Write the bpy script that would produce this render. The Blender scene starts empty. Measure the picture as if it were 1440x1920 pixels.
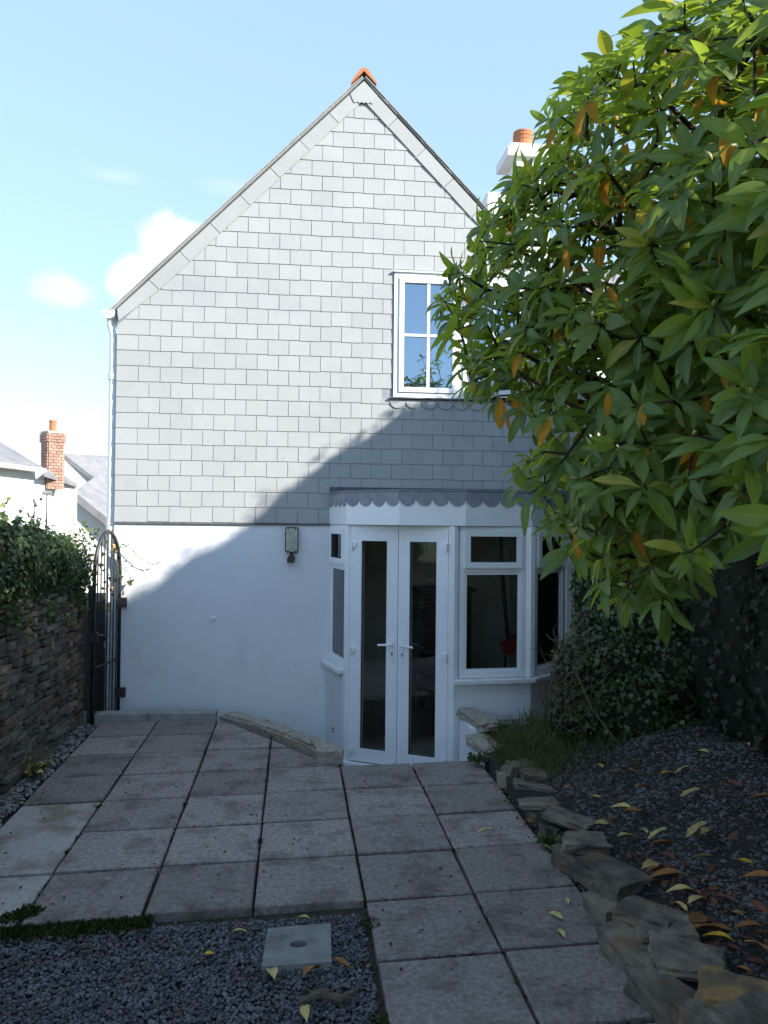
import bpy, bmesh, math, random
import numpy as np
from math import sin, cos, pi, radians
from mathutils import Vector, Matrix, noise

random.seed(7); rng = np.random.default_rng(7)
scene = bpy.context.scene
col = scene.collection

# ------------------------------------------------------------------ camera
AL = radians(6.4); PT = 22/1500; RL = .010; FPX = 1500.; CAMH = 1.8
_f = Vector((sin(AL)*cos(PT), cos(AL)*cos(PT), sin(PT))); _r0 = Vector((cos(AL), -sin(AL), 0)); _u0 = _r0.cross(_f)
_R = _r0*cos(RL)+_u0*sin(RL); _U = _u0*cos(RL)-_r0*sin(RL)
cam = bpy.data.cameras.new('camera'); camo = bpy.data.objects.new('camera', cam); col.objects.link(camo)
camo.matrix_world = Matrix(((_R.x, _U.x, -_f.x, 0), (_R.y, _U.y, -_f.y, 0), (_R.z, _U.z, -_f.z, CAMH), (0, 0, 0, 1)))
cam.sensor_fit = 'VERTICAL'; cam.sensor_height = 36; cam.sensor_width = 27; cam.lens = 36*FPX/1920
cam.clip_start = .05; cam.clip_end = 2000
scene.camera = camo
scene.render.resolution_x = 768; scene.render.resolution_y = 1024

# ------------------------------------------------------------------ sun + sky
SUN = Vector((-1, .70, -.63)).normalized()          # direction the light travels
sl = bpy.data.lights.new('sun', 'SUN'); sl.energy = 3.0; sl.angle = radians(1.0); sl.color = (1, .95, .87)
so = bpy.data.objects.new('sun', sl); col.objects.link(so); so.rotation_euler = SUN.to_track_quat('-Z', 'Y').to_euler()
scene.view_settings.view_transform = 'Standard'; scene.view_settings.look = 'None'
scene.view_settings.exposure = 1.85; scene.view_settings.gamma = 1
world = bpy.data.worlds.new('World'); scene.world = world; world.use_nodes = True

def ray(x, y): return _f+_R*((x-720)/FPX)+_U*((960-y)/FPX)

def build_world():
    nt = world.node_tree; nt.nodes.clear(); N = nt.nodes.new; L = nt.links.new
    out = N('ShaderNodeOutputWorld'); bg = N('ShaderNodeBackground'); bg.inputs[1].default_value = .132
    sky = N('ShaderNodeTexSky'); sky.sky_type = 'NISHITA'; sky.sun_disc = False
    sky.sun_elevation = math.asin(-SUN.z); sky.sun_rotation = math.atan2(-SUN.x, -SUN.y)
    sky.altitude = 0; sky.air_density = .9; sky.dust_density = .0; sky.ozone_density = .4
    tc = N('ShaderNodeTexCoord')
    nz = N('ShaderNodeTexNoise'); nz.inputs['Scale'].default_value = 7; nz.inputs['Detail'].default_value = 8; nz.inputs['Roughness'].default_value = .6
    L(tc.outputs['Generated'], nz.inputs['Vector'])
    total = None
    # cumulus puffs in the part of the sky the photograph shows: (px, py, radius px, flatness, softness, opacity)
    puffs = [(335, 450, 78, .8, .7, 1), (250, 525, 62, .8, .8, .9), (120, 545, 66, .6, 1.0, .55), (40, 800, 120, .28, 1.0, .85), (150, 815, 90, .28, 1.0, .7), (215, 330, 70, .25, 1.5, .2), (420, 350, 80, .3, 1.6, .16)]
    for px, py, r, fl, soft, op in puffs:
        d = ray(px, py).normalized(); rad = r/FPX
        sub = N('ShaderNodeVectorMath'); sub.operation = 'SUBTRACT'; L(tc.outputs['Generated'], sub.inputs[0]); sub.inputs[1].default_value = d
        mul = N('ShaderNodeVectorMath'); mul.operation = 'MULTIPLY'; L(sub.outputs[0], mul.inputs[0]); mul.inputs[1].default_value = (1/rad, 1/rad, 1/(rad*fl))
        ln = N('ShaderNodeVectorMath'); ln.operation = 'LENGTH'; L(mul.outputs[0], ln.inputs[0])
        ad = N('ShaderNodeMath'); ad.operation = 'MULTIPLY_ADD'; L(nz.outputs['Fac'], ad.inputs[0]); ad.inputs[1].default_value = -2.2; ad.inputs[2].default_value = 1.1
        s = N('ShaderNodeMath'); s.operation = 'ADD'; L(ln.outputs['Value'], s.inputs[0]); L(ad.outputs[0], s.inputs[1])
        mr = N('ShaderNodeMapRange'); mr.interpolation_type = 'SMOOTHSTEP'; L(s.outputs[0], mr.inputs[0])
        mr.inputs[1].default_value = .9-soft*.5; mr.inputs[2].default_value = 1.0; mr.inputs[3].default_value = op; mr.inputs[4].default_value = 0
        if total is None: total = mr.outputs[0]
        else:
            mx = N('ShaderNodeMath'); mx.operation = 'MAXIMUM'; L(total, mx.inputs[0]); L(mr.outputs[0], mx.inputs[1]); total = mx.outputs[0]
    veil = N('ShaderNodeMixRGB'); veil.inputs[0].default_value = .72; L(sky.outputs[0], veil.inputs[1]); veil.inputs[2].default_value = (1.12, 1.66, 2.42, 1)
    mix = N('ShaderNodeMixRGB'); L(total, mix.inputs[0]); L(veil.outputs[0], mix.inputs[1]); mix.inputs[2].default_value = (2.6, 2.7, 2.8, 1)
    L(mix.outputs[0], bg.inputs[0]); L(bg.outputs[0], out.inputs[0])
build_world()

# ------------------------------------------------------------------ helpers
def onz(x, y, z=0.):
    d = ray(x, y); t = (z-CAMH)/d.z; return Vector((d.x*t, d.y*t, z))
def ony(x, y, Y):
    d = ray(x, y); t = Y/d.y; return Vector((d.x*t, Y, CAMH+d.z*t))
def atd(x, y, t):
    d = ray(x, y); return Vector((d.x*t, d.y*t, CAMH+d.z*t))
def proj(p):
    q = Vector(p)-Vector((0, 0, CAMH)); d = q.dot(_f); return 720+FPX*q.dot(_R)/d, 960-FPX*q.dot(_U)/d, d

class MB:
    def __init__(s): s.v = []; s.f = []; s.m = []
    def poly(s, pts, m=0):
        b = len(s.v); s.v += [tuple(p) for p in pts]; s.f.append(tuple(range(b, b+len(pts)))); s.m.append(m); return s
    def box(s, a, b, M=None, m=0):
        x0, y0, z0 = a; x1, y1, z1 = b; i = len(s.v)
        P = [Vector(p) for p in ((x0, y0, z0), (x1, y0, z0), (x1, y1, z0), (x0, y1, z0), (x0, y0, z1), (x1, y0, z1), (x1, y1, z1), (x0, y1, z1))]
        if M: P = [M @ p for p in P]
        s.v += [tuple(p) for p in P]
        for q in ((0, 3, 2, 1), (4, 5, 6, 7), (0, 1, 5, 4), (1, 2, 6, 5), (2, 3, 7, 6), (3, 0, 4, 7)): s.f.append(tuple(i+k for k in q)); s.m.append(m)
        return s
    def prism(s, poly, d, m=0):                      # poly: list of 3D points, d: extrusion vector
        i = len(s.v); n = len(poly); d = Vector(d); P = [Vector(p) for p in poly]
        s.v += [tuple(p) for p in P]+[tuple(p+d) for p in P]
        s.f.append(tuple(i+k for k in range(n))); s.f.append(tuple(i+n+k for k in reversed(range(n)))); s.m += [m, m]
        for k in range(n): s.f.append((i+k, i+n+k, i+n+(k+1) % n, i+(k+1) % n)); s.m.append(m)
        return s
    def tube(s, pts, rad, seg=8, cap=True, m=0):
        P = [Vector(p) for p in pts]; n = len(P); r = rad if hasattr(rad, '__len__') else [rad]*n
        i = len(s.v); t = (P[1]-P[0]).normalized(); u = t.orthogonal().normalized()
        for k in range(n):
            t = (P[min(k+1, n-1)]-P[max(k-1, 0)]).normalized(); u = (u-t*u.dot(t)); u = u.normalized() if u.length > 1e-6 else t.orthogonal().normalized(); w = t.cross(u)
            for j in range(seg):
                a = 2*pi*j/seg; s.v.append(tuple(P[k]+(u*cos(a)+w*sin(a))*r[k]))
        for k in range(n-1):
            for j in range(seg):
                a = i+k*seg+j; b = i+k*seg+(j+1) % seg; s.f.append((a, b, b+seg, a+seg)); s.m.append(m)
        if cap:
            s.f.append(tuple(i+j for j in reversed(range(seg)))); s.f.append(tuple(i+(n-1)*seg+j for j in range(seg))); s.m += [m, m]
        return s
    def lathe(s, prof, c, seg=16, m=0):
        i = len(s.v); n = len(prof); c = Vector(c)
        for r, z in prof:
            for j in range(seg): s.v.append((c.x+r*cos(2*pi*j/seg), c.y+r*sin(2*pi*j/seg), c.z+z))
        for k in range(n-1):
            for j in range(seg):
                a = i+k*seg+j; b = i+k*seg+(j+1) % seg; s.f.append((a, b, b+seg, a+seg)); s.m.append(m)
        s.f.append(tuple(i+(n-1)*seg+j for j in range(seg))); s.m.append(m)
        return s
    def mesh(s, name):
        me = bpy.data.meshes.new(name); me.from_pydata(s.v, [], s.f)
        if any(s.m): me.polygons.foreach_set('material_index', s.m)
        bm = bmesh.new(); bm.from_mesh(me); bmesh.ops.recalc_face_normals(bm, faces=bm.faces); bm.to_mesh(me); bm.free()
        return me

def tag(o, label=None, cat=None, group=None, kind=None):
    if label: o['label'] = label
    if cat: o['category'] = cat
    if group: o['group'] = group
    if kind: o['kind'] = kind
    return o
def worldloc(o):
    return o.matrix_world.translation if not o.parent else Vector((0, 0, 0))
ROOT = {}
def obj(name, me, mats=None, parent=None, M=None, smooth=False, **kw):
    if isinstance(me, MB): me = me.mesh(name)
    if mats is not None and not me.materials:
        for m in (mats if isinstance(mats, (list, tuple)) else [mats]): me.materials.append(m)
    o = bpy.data.objects.new(name, me); col.objects.link(o)
    if M is not None: o.matrix_basis = M
    if parent is not None:
        o.parent = parent; o.matrix_parent_inverse = ROOT.get(parent.name, Matrix()).copy()
    ROOT[o.name] = (ROOT.get(parent.name, Matrix()) if False else o.matrix_basis.inverted())
    # a child's world = parent.world @ inverse @ basis; roots keep world coordinates for their children
    if parent is not None:
        pw = parent['_w']; 
        o.matrix_parent_inverse = Matrix([pw[0:4], pw[4:8], pw[8:12], pw[12:16]])
    w = o.matrix_basis.inverted(); o['_w'] = [c for r in w for c in r]
    if smooth: me.polygons.foreach_set('use_smooth', [True]*len(me.polygons))
    return tag(o, **kw)
def thing(name, loc, label, cat, group=None, kind=None, parent=None):
    o = bpy.data.objects.new(name, None); col.objects.link(o); o.location = loc; o.empty_display_size = .1
    w = Matrix.Translation(-Vector(loc)); o['_w'] = [c for r in w for c in r]
    return tag(o, label, cat, group, kind)

# ------------------------------------------------------------------ materials
def new_mat(name):
    m = bpy.data.materials.new(name); m.use_nodes = True; nt = m.node_tree; return m, nt, nt.nodes['Principled BSDF'], nt.nodes.new, nt.links.new
def mat(name, c, c2=None, scale=8., rough=.8, detail=6, bump=0., bscale=None, rnd=0., spec=.3, lo=.35, hi=.65, metal=0., stretch=None, third=None):
    """base colour c mottled with c2 by noise; rnd = per-object brightness change; third=(colour, scale, lo, hi) a second layer of stains"""
    m, nt, b, N, L = new_mat(name)
    b.inputs['Roughness'].default_value = rough; b.inputs['Specular IOR Level'].default_value = spec; b.inputs['Metallic'].default_value = metal
    tc = N('ShaderNodeTexCoord'); geo = N('ShaderNodeNewGeometry'); oi = N('ShaderNodeObjectInfo')
    pos = geo.outputs['Position']
    if stretch:
        mp = N('ShaderNodeMapping'); mp.inputs['Scale'].default_value = stretch; L(pos, mp.inputs[0]); pos = mp.outputs[0]
    cur = None
    if c2 is not None:
        n = N('ShaderNodeTexNoise'); n.inputs['Scale'].default_value = scale; n.inputs['Detail'].default_value = detail; n.inputs['Roughness'].default_value = .65; L(pos, n.inputs['Vector'])
        mr = N('ShaderNodeMapRange'); L(n.outputs['Fac'], mr.inputs[0]); mr.inputs[1].default_value = lo; mr.inputs[2].default_value = hi
        mx = N('ShaderNodeMixRGB'); L(mr.outputs[0], mx.inputs[0]); mx.inputs[1].default_value = (*c, 1); mx.inputs[2].default_value = (*c2, 1); cur = mx.outputs[0]
    else:
        rgb = N('ShaderNodeRGB'); rgb.outputs[0].default_value = (*c, 1); cur = rgb.outputs[0]
    if third:
        n = N('ShaderNodeTexNoise'); n.inputs['Scale'].default_value = third[1]; n.inputs['Detail'].default_value = 8; n.inputs['Roughness'].default_value = .7; L(pos, n.inputs['Vector'])
        mr = N('ShaderNodeMapRange'); L(n.outputs['Fac'], mr.inputs[0]); mr.inputs[1].default_value = third[2]; mr.inputs[2].default_value = third[3]
        mx = N('ShaderNodeMixRGB'); L(mr.outputs[0], mx.inputs[0]); L(cur, mx.inputs[1]); mx.inputs[2].default_value = (*third[0], 1); cur = mx.outputs[0]
    if rnd:
        ad = N('ShaderNodeMath'); ad.operation = 'ADD'; L(oi.outputs['Random'], ad.inputs[0]); L(geo.outputs['Random Per Island'], ad.inputs[1])
        fr = N('ShaderNodeMath'); fr.operation = 'FRACT'; L(ad.outputs[0], fr.inputs[0])
        mr = N('ShaderNodeMapRange'); L(fr.outputs[0], mr.inputs[0]); mr.inputs[3].default_value = 1-rnd; mr.inputs[4].default_value = 1+rnd
        hs = N('ShaderNodeHueSaturation'); L(cur, hs.inputs['Color']); L(mr.outputs[0], hs.inputs['Value']); cur = hs.outputs[0]
    L(cur, b.inputs['Base Color'])
    if bump:
        n = N('ShaderNodeTexNoise'); n.inputs['Scale'].default_value = bscale or scale*4; n.inputs['Detail'].default_value = 8; n.inputs['Roughness'].default_value = .7; L(pos, n.inputs['Vector'])
        bp = N('ShaderNodeBump'); bp.inputs['Strength'].default_value = 1; bp.inputs['Distance'].default_value = bump; L(n.outputs['Fac'], bp.inputs['Height']); L(bp.outputs[0], b.inputs['Normal'])
    return m
def leaf_mat(name, c, c2, trans, tfac=.35, rough=.42, spec=.45, third=None):
    m, nt, b, N, L = new_mat(name); out = nt.nodes['Material Output']
    geo = N('ShaderNodeNewGeometry'); oi = N('ShaderNodeObjectInfo')
    ad = N('ShaderNodeMath'); ad.operation = 'ADD'; L(oi.outputs['Random'], ad.inputs[0]); L(geo.outputs['Random Per Island'], ad.inputs[1])
    fr = N('ShaderNodeMath'); fr.operation = 'FRACT'; L(ad.outputs[0], fr.inputs[0])
    mx = N('ShaderNodeMixRGB'); L(fr.outputs[0], mx.inputs[0]); mx.inputs[1].default_value = (*c, 1); mx.inputs[2].default_value = (*c2, 1)
    cur = mx.outputs[0]
    n = N('ShaderNodeTexNoise'); n.inputs['Scale'].default_value = 28; n.inputs['Detail'].default_value = 4; L(geo.outputs['Position'], n.inputs['Vector'])
    mr = N('ShaderNodeMapRange'); L(n.outputs['Fac'], mr.inputs[0]); mr.inputs[1].default_value = .3; mr.inputs[2].default_value = .7; mr.inputs[3].default_value = .8; mr.inputs[4].default_value = 1.2
    hs = N('ShaderNodeHueSaturation'); L(cur, hs.inputs['Color']); L(mr.outputs[0], hs.inputs['Value']); cur = hs.outputs[0]
    at = N('ShaderNodeAttribute'); at.attribute_name = 'rib'
    pw = N('ShaderNodeMath'); pw.operation = 'POWER'; L(at.outputs['Fac'], pw.inputs[0]); pw.inputs[1].default_value = 9
    ml = N('ShaderNodeMath'); ml.operation = 'MULTIPLY'; L(pw.outputs[0], ml.inputs[0]); ml.inputs[1].default_value = .55
    rm = N('ShaderNodeMixRGB'); L(ml.outputs[0], rm.inputs[0]); L(cur, rm.inputs[1]); rm.inputs[2].default_value = (c2[0]*1.9+.03, c2[1]*1.5+.03, c2[2]*1.5+.02, 1); cur = rm.outputs[0]
    L(cur, b.inputs['Base Color']); b.inputs['Roughness'].default_value = rough; b.inputs['Specular IOR Level'].default_value = spec
    t = N('ShaderNodeBsdfTranslucent'); 
    tm = N('ShaderNodeMixRGB'); tm.blend_type = 'MIX'; L(fr.outputs[0], tm.inputs[0]); tm.inputs[1].default_value = (*trans, 1); tm.inputs[2].default_value = (trans[0]*.75, trans[1]*.8, trans[2]*.8, 1); L(tm.outputs[0], t.inputs[0])
    ms = N('ShaderNodeMixShader'); ms.inputs[0].default_value = tfac; L(b.outputs[0], ms.inputs[1]); L(t.outputs[0], ms.inputs[2]); L(ms.outputs[0], out.inputs[0])
    return m
def glass_mat(name, tint=(.9, .93, .92), base=.08, gl=(1, 1, 1)):
    m, nt, b, N, L = new_mat(name); out = nt.nodes['Material Output']; nt.nodes.remove(b)
    tr = N('ShaderNodeBsdfTransparent'); tr.inputs[0].default_value = (*tint, 1)
    g = N('ShaderNodeBsdfGlossy'); g.inputs['Roughness'].default_value = .01; g.inputs['Color'].default_value = (*gl, 1)
    lw = N('ShaderNodeFresnel'); lw.inputs['IOR'].default_value = 1.5
    ad = N('ShaderNodeMath'); ad.operation = 'ADD'; ad.use_clamp = True; L(lw.outputs[0], ad.inputs[0]); ad.inputs[1].default_value = base
    ms = N('ShaderNodeMixShader'); L(ad.outputs[0], ms.inputs[0]); L(tr.outputs[0], ms.inputs[1]); L(g.outputs[0], ms.inputs[2]); L(ms.outputs[0], out.inputs[0])
    return m

M = {}
M['slate'] = mat('slate', (.338, .346, .344), (.358, .365, .362), 5, .62, bump=.0015, bscale=24, rnd=.035, spec=.3, third=((.295, .307, .312), 1.4, .48, .8))
M['slate_roof'] = mat('slate_roof', (.25, .26, .26), (.33, .335, .32), 3, .75, bump=.004, bscale=30)
M['slate_far'] = mat('slate_far', (.17, .17, .18), (.25, .24, .25), 2, .85)
M['render'] = mat('render', (.71, .72, .735), (.65, .66, .68), 1.1, .9, bump=.003, bscale=55, lo=.4, hi=.75, third=((.56, .565, .56), 2.2, .56, .85))
M['upvc'] = mat('upvc', (.80, .81, .82), (.74, .755, .77), 3, .3, spec=.45, lo=.4, hi=.8)
M['upvc_soiled'] = mat('upvc_soiled', (.74, .74, .73), (.52, .52, .49), 14, .5, spec=.35, lo=.45, hi=.8)
M['lead'] = mat('lead', (.20, .215, .245), (.28, .295, .33), 9, .6, bump=.002, bscale=40)
M['lead_dark'] = mat('lead_dark', (.07, .075, .085), (.12, .12, .125), 12, .7)
M['gasket'] = mat('gasket', (.03, .03, .035), rough=.6)
M['iron'] = mat('iron', (.012, .012, .014), (.035, .03, .03), 30, .45, spec=.5)
M['gold'] = mat('gold', (.45, .27, .10), (.25, .13, .05), 40, .4, metal=.4)
M['slab'] = mat('slab', (.335, .292, .258), (.172, .146, .127), 38, .92, detail=16, bump=.007, bscale=60, rnd=.2, lo=.32, hi=.64, third=((.10, .082, .07), 3.6, .49, .69))
M['slab_pale'] = mat('slab_pale', (.42, .395, .36), (.31, .28, .245), 38, .92, detail=16, bump=.005, bscale=60, lo=.36, hi=.66, third=((.23, .18, .14), 2.6, .48, .62))
M['concrete'] = mat('concrete', (.35, .34, .31), (.24, .23, .205), 9, .95, bump=.006, bscale=40, third=((.12, .12, .10), 14, .62, .78))
M['concrete_grey'] = mat('concrete_grey', (.24, .24, .225), (.15, .15, .14), 9, .95, bump=.006, bscale=40, third=((.08, .082, .07), 12, .56, .74))
M['coping'] = mat('coping', (.44, .385, .31), (.27, .23, .185), 24, .95, bump=.014, bscale=60, third=((.12, .105, .085), 12, .6, .72))
M['soil'] = mat('soil', (.035, .028, .02), (.06, .05, .035), 20, .95, bump=.012, bscale=40)
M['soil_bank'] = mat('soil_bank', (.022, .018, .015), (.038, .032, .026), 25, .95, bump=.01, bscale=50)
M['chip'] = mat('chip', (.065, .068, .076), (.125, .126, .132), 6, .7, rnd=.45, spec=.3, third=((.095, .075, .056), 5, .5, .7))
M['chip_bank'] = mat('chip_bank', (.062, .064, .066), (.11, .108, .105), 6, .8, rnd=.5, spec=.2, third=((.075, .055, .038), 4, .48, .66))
M['pebble'] = mat('pebble', (.30, .28, .26), (.16, .15, .14), 12, .8, rnd=.4)
M['stone'] = mat('stone', (.17, .148, .115), (.088, .077, .062), 10, .92, bump=.006, bscale=45, rnd=.4, spec=.2, third=((.25, .225, .18), 18, .57, .75))
M['stone_brown'] = mat('stone_brown', (.17, .115, .07), (.09, .065, .045), 12, .9, bump=.006, bscale=45, rnd=.3)
M['mortar'] = mat('mortar', (.045, .04, .033), (.07, .06, .05), 15, .95)
M['rock'] = mat('rock', (.225, .185, .135), (.10, .084, .065), 7, .9, bump=.014, bscale=40, rnd=.3, lo=.4, hi=.6, third=((.19, .105, .052), 5, .52, .68))
M['rock_orange'] = mat('rock_orange', (.33, .20, .075), (.15, .11, .07), 8, .9, bump=.010, bscale=30, lo=.42, hi=.62, third=((.10, .085, .065), 9, .56, .7))
M['bark'] = mat('bark', (.075, .055, .04), (.12, .095, .07), 30, .9, bump=.004, bscale=90)
M['twig_dry'] = mat('twig_dry', (.15, .11, .07), (.09, .065, .042), 30, .9, rnd=.4)
M['leaf'] = leaf_mat('leaf', (.045, .105, .020), (.128, .190, .036), (.44, .55, .05), .42, .42, .4)
M['leaf_yellow'] = leaf_mat('leaf_yellow', (.20, .21, .03), (.30, .27, .04), (.6, .55, .05), .42, .45, .35)
M['leaf_old'] = leaf_mat('leaf_old', (.42, .17, .02), (.50, .29, .04), (.7, .35, .03), .35, .6, .2)
M['bud'] = mat('bud', (.30, .30, .10), (.22, .25, .08), 60, .6)
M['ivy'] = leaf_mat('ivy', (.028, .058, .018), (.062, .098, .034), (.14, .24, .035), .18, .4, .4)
M['ivy_shaded'] = leaf_mat('ivy_shaded', (.012, .024, .008), (.026, .040, .014), (.05, .09, .015), .1, .5, .25)  # ivy with the deep shade under the tree put into its leaf colour
M['ivy_pale'] = leaf_mat('ivy_pale', (.12, .19, .05), (.17, .22, .06), (.25, .35, .06), .25, .45, .4)
M['hedge'] = leaf_mat('hedge', (.030, .060, .018), (.05, .085, .025), (.10, .18, .03), .15, .5, .3)
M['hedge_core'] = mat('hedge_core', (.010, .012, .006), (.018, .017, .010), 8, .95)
M['grass'] = leaf_mat('grass', (.05, .09, .02), (.13, .14, .045), (.2, .28, .05), .2, .6, .2)
M['moss'] = leaf_mat('moss', (.022, .030, .009), (.045, .050, .014), (.06, .09, .02), .1, .9, .1)
M['fallen_pale'] = mat('fallen_pale', (.50, .38, .15), (.38, .27, .10), 25, .7, rnd=.2)
M['fallen_orange'] = mat('fallen_orange', (.33, .14, .035), (.20, .085, .03), 25, .7, rnd=.25)
M['fallen_yellow'] = mat('fallen_yellow', (.60, .38, .03), (.48, .28, .03), 25, .7)
M['fallen_brown'] = mat('fallen_brown', (.16, .055, .028), (.10, .04, .02), 25, .8, rnd=.25)
M['terracotta'] = mat('terracotta', (.48, .19, .085), (.36, .15, .075), 9, .85, rnd=.06)
M['brick'] = mat('brick', (.40, .24, .18), (.28, .17, .13), 6, .9, rnd=.2)
M['lime'] = mat('lime', (.42, .38, .33), rough=.95)
M['white_wall'] = mat('white_wall', (.78, .77, .75), (.70, .68, .66), .5, .9)
M['pink_wall'] = mat('pink_wall', (.62, .54, .49), (.70, .63, .58), .6, .9)
M['grass_far'] = mat('grass_far', (.06, .08, .03), (.09, .10, .045), .3, .95)
M['glass'] = glass_mat('glass', (.95, .97, .96), .03)
M['glass_sky'] = glass_mat('glass_sky', (.70, .78, .83), .26, (.78, .90, 1))
M['room'] = mat('room', (.74, .69, .61), (.66, .62, .55), 2, .9)
M['room_floor'] = mat('room_floor', (.10, .06, .04), (.07, .045, .03), 4, .6)
M['cupboard'] = mat('cupboard', (.035, .018, .010), (.02, .012, .008), 6, .4)
M['red'] = mat('red', (.30, .02, .02), rough=.5)
M['backing_cloth'] = mat('backing_cloth', (.72, .73, .66), (.62, .63, .56), 3, .9)
M['curtain'] = mat('curtain', (.30, .36, .42), (.26, .32, .38), 2, .9)
M['lens'] = mat('lens', (.50, .50, .42), (.34, .34, .28), 20, .25, spec=.6)
M['black'] = mat('black', (.010, .010, .012), rough=.4, spec=.5)

# ------------------------------------------------------------------ generators for many small pieces
def instanced(name, tv, tf, mats4, mats, parent=None, midx=None, rib=None, **kw):
    """join many transformed copies of a template (verts tv, faces tf) into one mesh object"""
    tv = np.array(tv, float); n = len(mats4); A = np.array(mats4)          # n,4,4
    V = np.einsum('nij,kj->nki', A[:, :3, :3], tv)+A[:, None, :3, 3]
    k = len(tv); verts = V.reshape(-1, 3)
    ls = np.concatenate([[len(q) for q in tf]]*n) if n else np.zeros(0, int)
    flat = np.concatenate([np.array(q) for q in tf]); idx = (flat[None, :]+(np.arange(n)*k)[:, None]).reshape(-1)
    me = bpy.data.meshes.new(name); me.vertices.add(len(verts)); me.vertices.foreach_set('co', verts.reshape(-1))
    me.loops.add(len(idx)); me.loops.foreach_set('vertex_index', idx)
    me.polygons.add(len(ls)); st = np.concatenate([[0], np.cumsum(ls)[:-1]]); me.polygons.foreach_set('loop_start', st); me.polygons.foreach_set('loop_total', ls)
    for m in mats: me.materials.append(m)
    if midx is not None: me.polygons.foreach_set('material_index', np.repeat(np.array(midx, int), len(tf)))
    me.update(calc_edges=True); me.validate()
    if rib is not None: me.attributes.new('rib', 'FLOAT', 'POINT').data.foreach_set('value', np.tile(np.array(rib, float), n))
    return obj(name, me, None, parent, **kw)

def frame_m(p, x, n, s):
    """matrix: local X along x, local Z close to n, scale s"""
    x = Vector(x).normalized(); y = Vector(n).cross(x); y = y.normalized() if y.length > 1e-5 else x.orthogonal().normalized(); z = x.cross(y)
    sx, sy, sz = s if hasattr(s, '__len__') else (s, s, s)
    return Matrix(((x.x*sx, y.x*sy, z.x*sz, p[0]), (x.y*sx, y.y*sy, z.y*sz, p[1]), (x.z*sx, y.z*sy, z.z*sz, p[2]), (0, 0, 0, 1)))

def leaf_template(w=.15, droop=.18, fold=.3, obov=.62, wav=0.):
    ts = [0, .10, .28, .46, .64, .80, .92, 1]; V = []; F = []
    for i, t in enumerate(ts):
        ww = w*(sin(pi*min(1, t**.85*.98+.01))**.85)*(1+.25*(t-obov)) if 0 < t < 1 else .006
        if i == 1: ww *= .45
        z = -droop*t*t+.03*sin(pi*t); q = wav*sin(t*9)
        V += [(t, ww, z+fold*ww+q), (t, 0, z), (t, -ww, z+fold*ww-q)]
    for i in range(len(ts)-1):
        a = i*3; F += [(a, a+1, a+4, a+3), (a+1, a+2, a+5, a+4)]
    return V, F
def ivy_template():
    P = [(0, 0, 0), (.05, .30, .04), (.30, .52, .0), (.48, .26, .05), (1, 0, -.08), (.48, -.26, .05), (.30, -.52, .0), (.05, -.30, .04)]
    V = [(.32, 0, -.02)]+P; F = [(0, 1+i, 1+(i+1) % 8) for i in range(8)]
    return V, F
def simple_leaf():
    V = [(0, 0, 0), (.35, .2, .05), (.75, .15, .0), (1, 0, -.1), (.75, -.15, .0), (.35, -.2, .05)]
    return V, [(0, 1, 2, 3), (0, 3, 4, 5)]
def rvec():
    while True:
        v = Vector((random.uniform(-1, 1), random.uniform(-1, 1), random.uniform(-1, 1)))
        if .05 < v.length < 1: return v.normalized()
def rock_mesh(name, seed, sharp=.34, n=14, rough=0.):
    r = random.Random(seed); bm = bmesh.new()
    for sx in (-1, 1):
        for sy in (-1, 1):
            for sz in (-1, 1):
                c = [sx*(1-r.uniform(0, sharp)), sy*(1-r.uniform(0, sharp)), sz*(1-r.uniform(0, sharp*.6))]
                k = r.uniform(.03, .11)
                bm.verts.new((c[0]-sx*k, c[1], c[2])); bm.verts.new((c[0], c[1]-sy*k, c[2])); bm.verts.new((c[0], c[1], c[2]-sz*k*1.2))
    bmesh.ops.convex_hull(bm, input=bm.verts)
    for v in [v for v in bm.verts if not v.link_faces]: bm.verts.remove(v)
    if rough:
        bmesh.ops.subdivide_edges(bm, edges=bm.edges, cuts=3, use_grid_fill=True)
        for v in bm.verts:
            q = v.co*1.7+Vector((seed*3.1, 0, 0)); a = noise.noise(q)*.13+noise.noise(q*3)*.07+noise.noise(q*7)*.03
            st = .05*math.sin(v.co.z*9+noise.noise(q*.7)*5)
            v.co += v.co.normalized()*a*rough; v.co.x *= 1+st*rough; v.co.y *= 1+st*rough
    bmesh.ops.scale(bm, vec=(.5, .5, .5), verts=bm.verts)
    me = bpy.data.meshes.new(name); bm.to_mesh(me); bm.free(); return me
def clip(poly, a, b, c):
    """keep the part of a 2D polygon with a*x+b*y<=c"""
    out = []
    for i in range(len(poly)):
        p, q = poly[i], poly[(i+1) % len(poly)]; dp = a*p[0]+b*p[1]-c; dq = a*q[0]+b*q[1]-c
        if dp <= 0: out.append(p)
        if (dp < 0 < dq) or (dq < 0 < dp):
            t = dp/(dp-dq); out.append((p[0]+t*(q[0]-p[0]), p[1]+t*(q[1]-p[1])))
    return out
def area(p): return abs(sum(p[i][0]*p[(i+1) % len(p)][1]-p[(i+1) % len(p)][0]*p[i][1] for i in range(len(p))))/2 if len(p) > 2 else 0

# ================================================================== SETTING
g = MB(); g.poly([(-600, -60, -.62), (600, -60, -.62), (600, 1400, -.62), (-600, 1400, -.62)]); obj('ground', g, M['grass_far'], kind='structure')

W = 7.95                                              # front wall plane of the house
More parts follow.
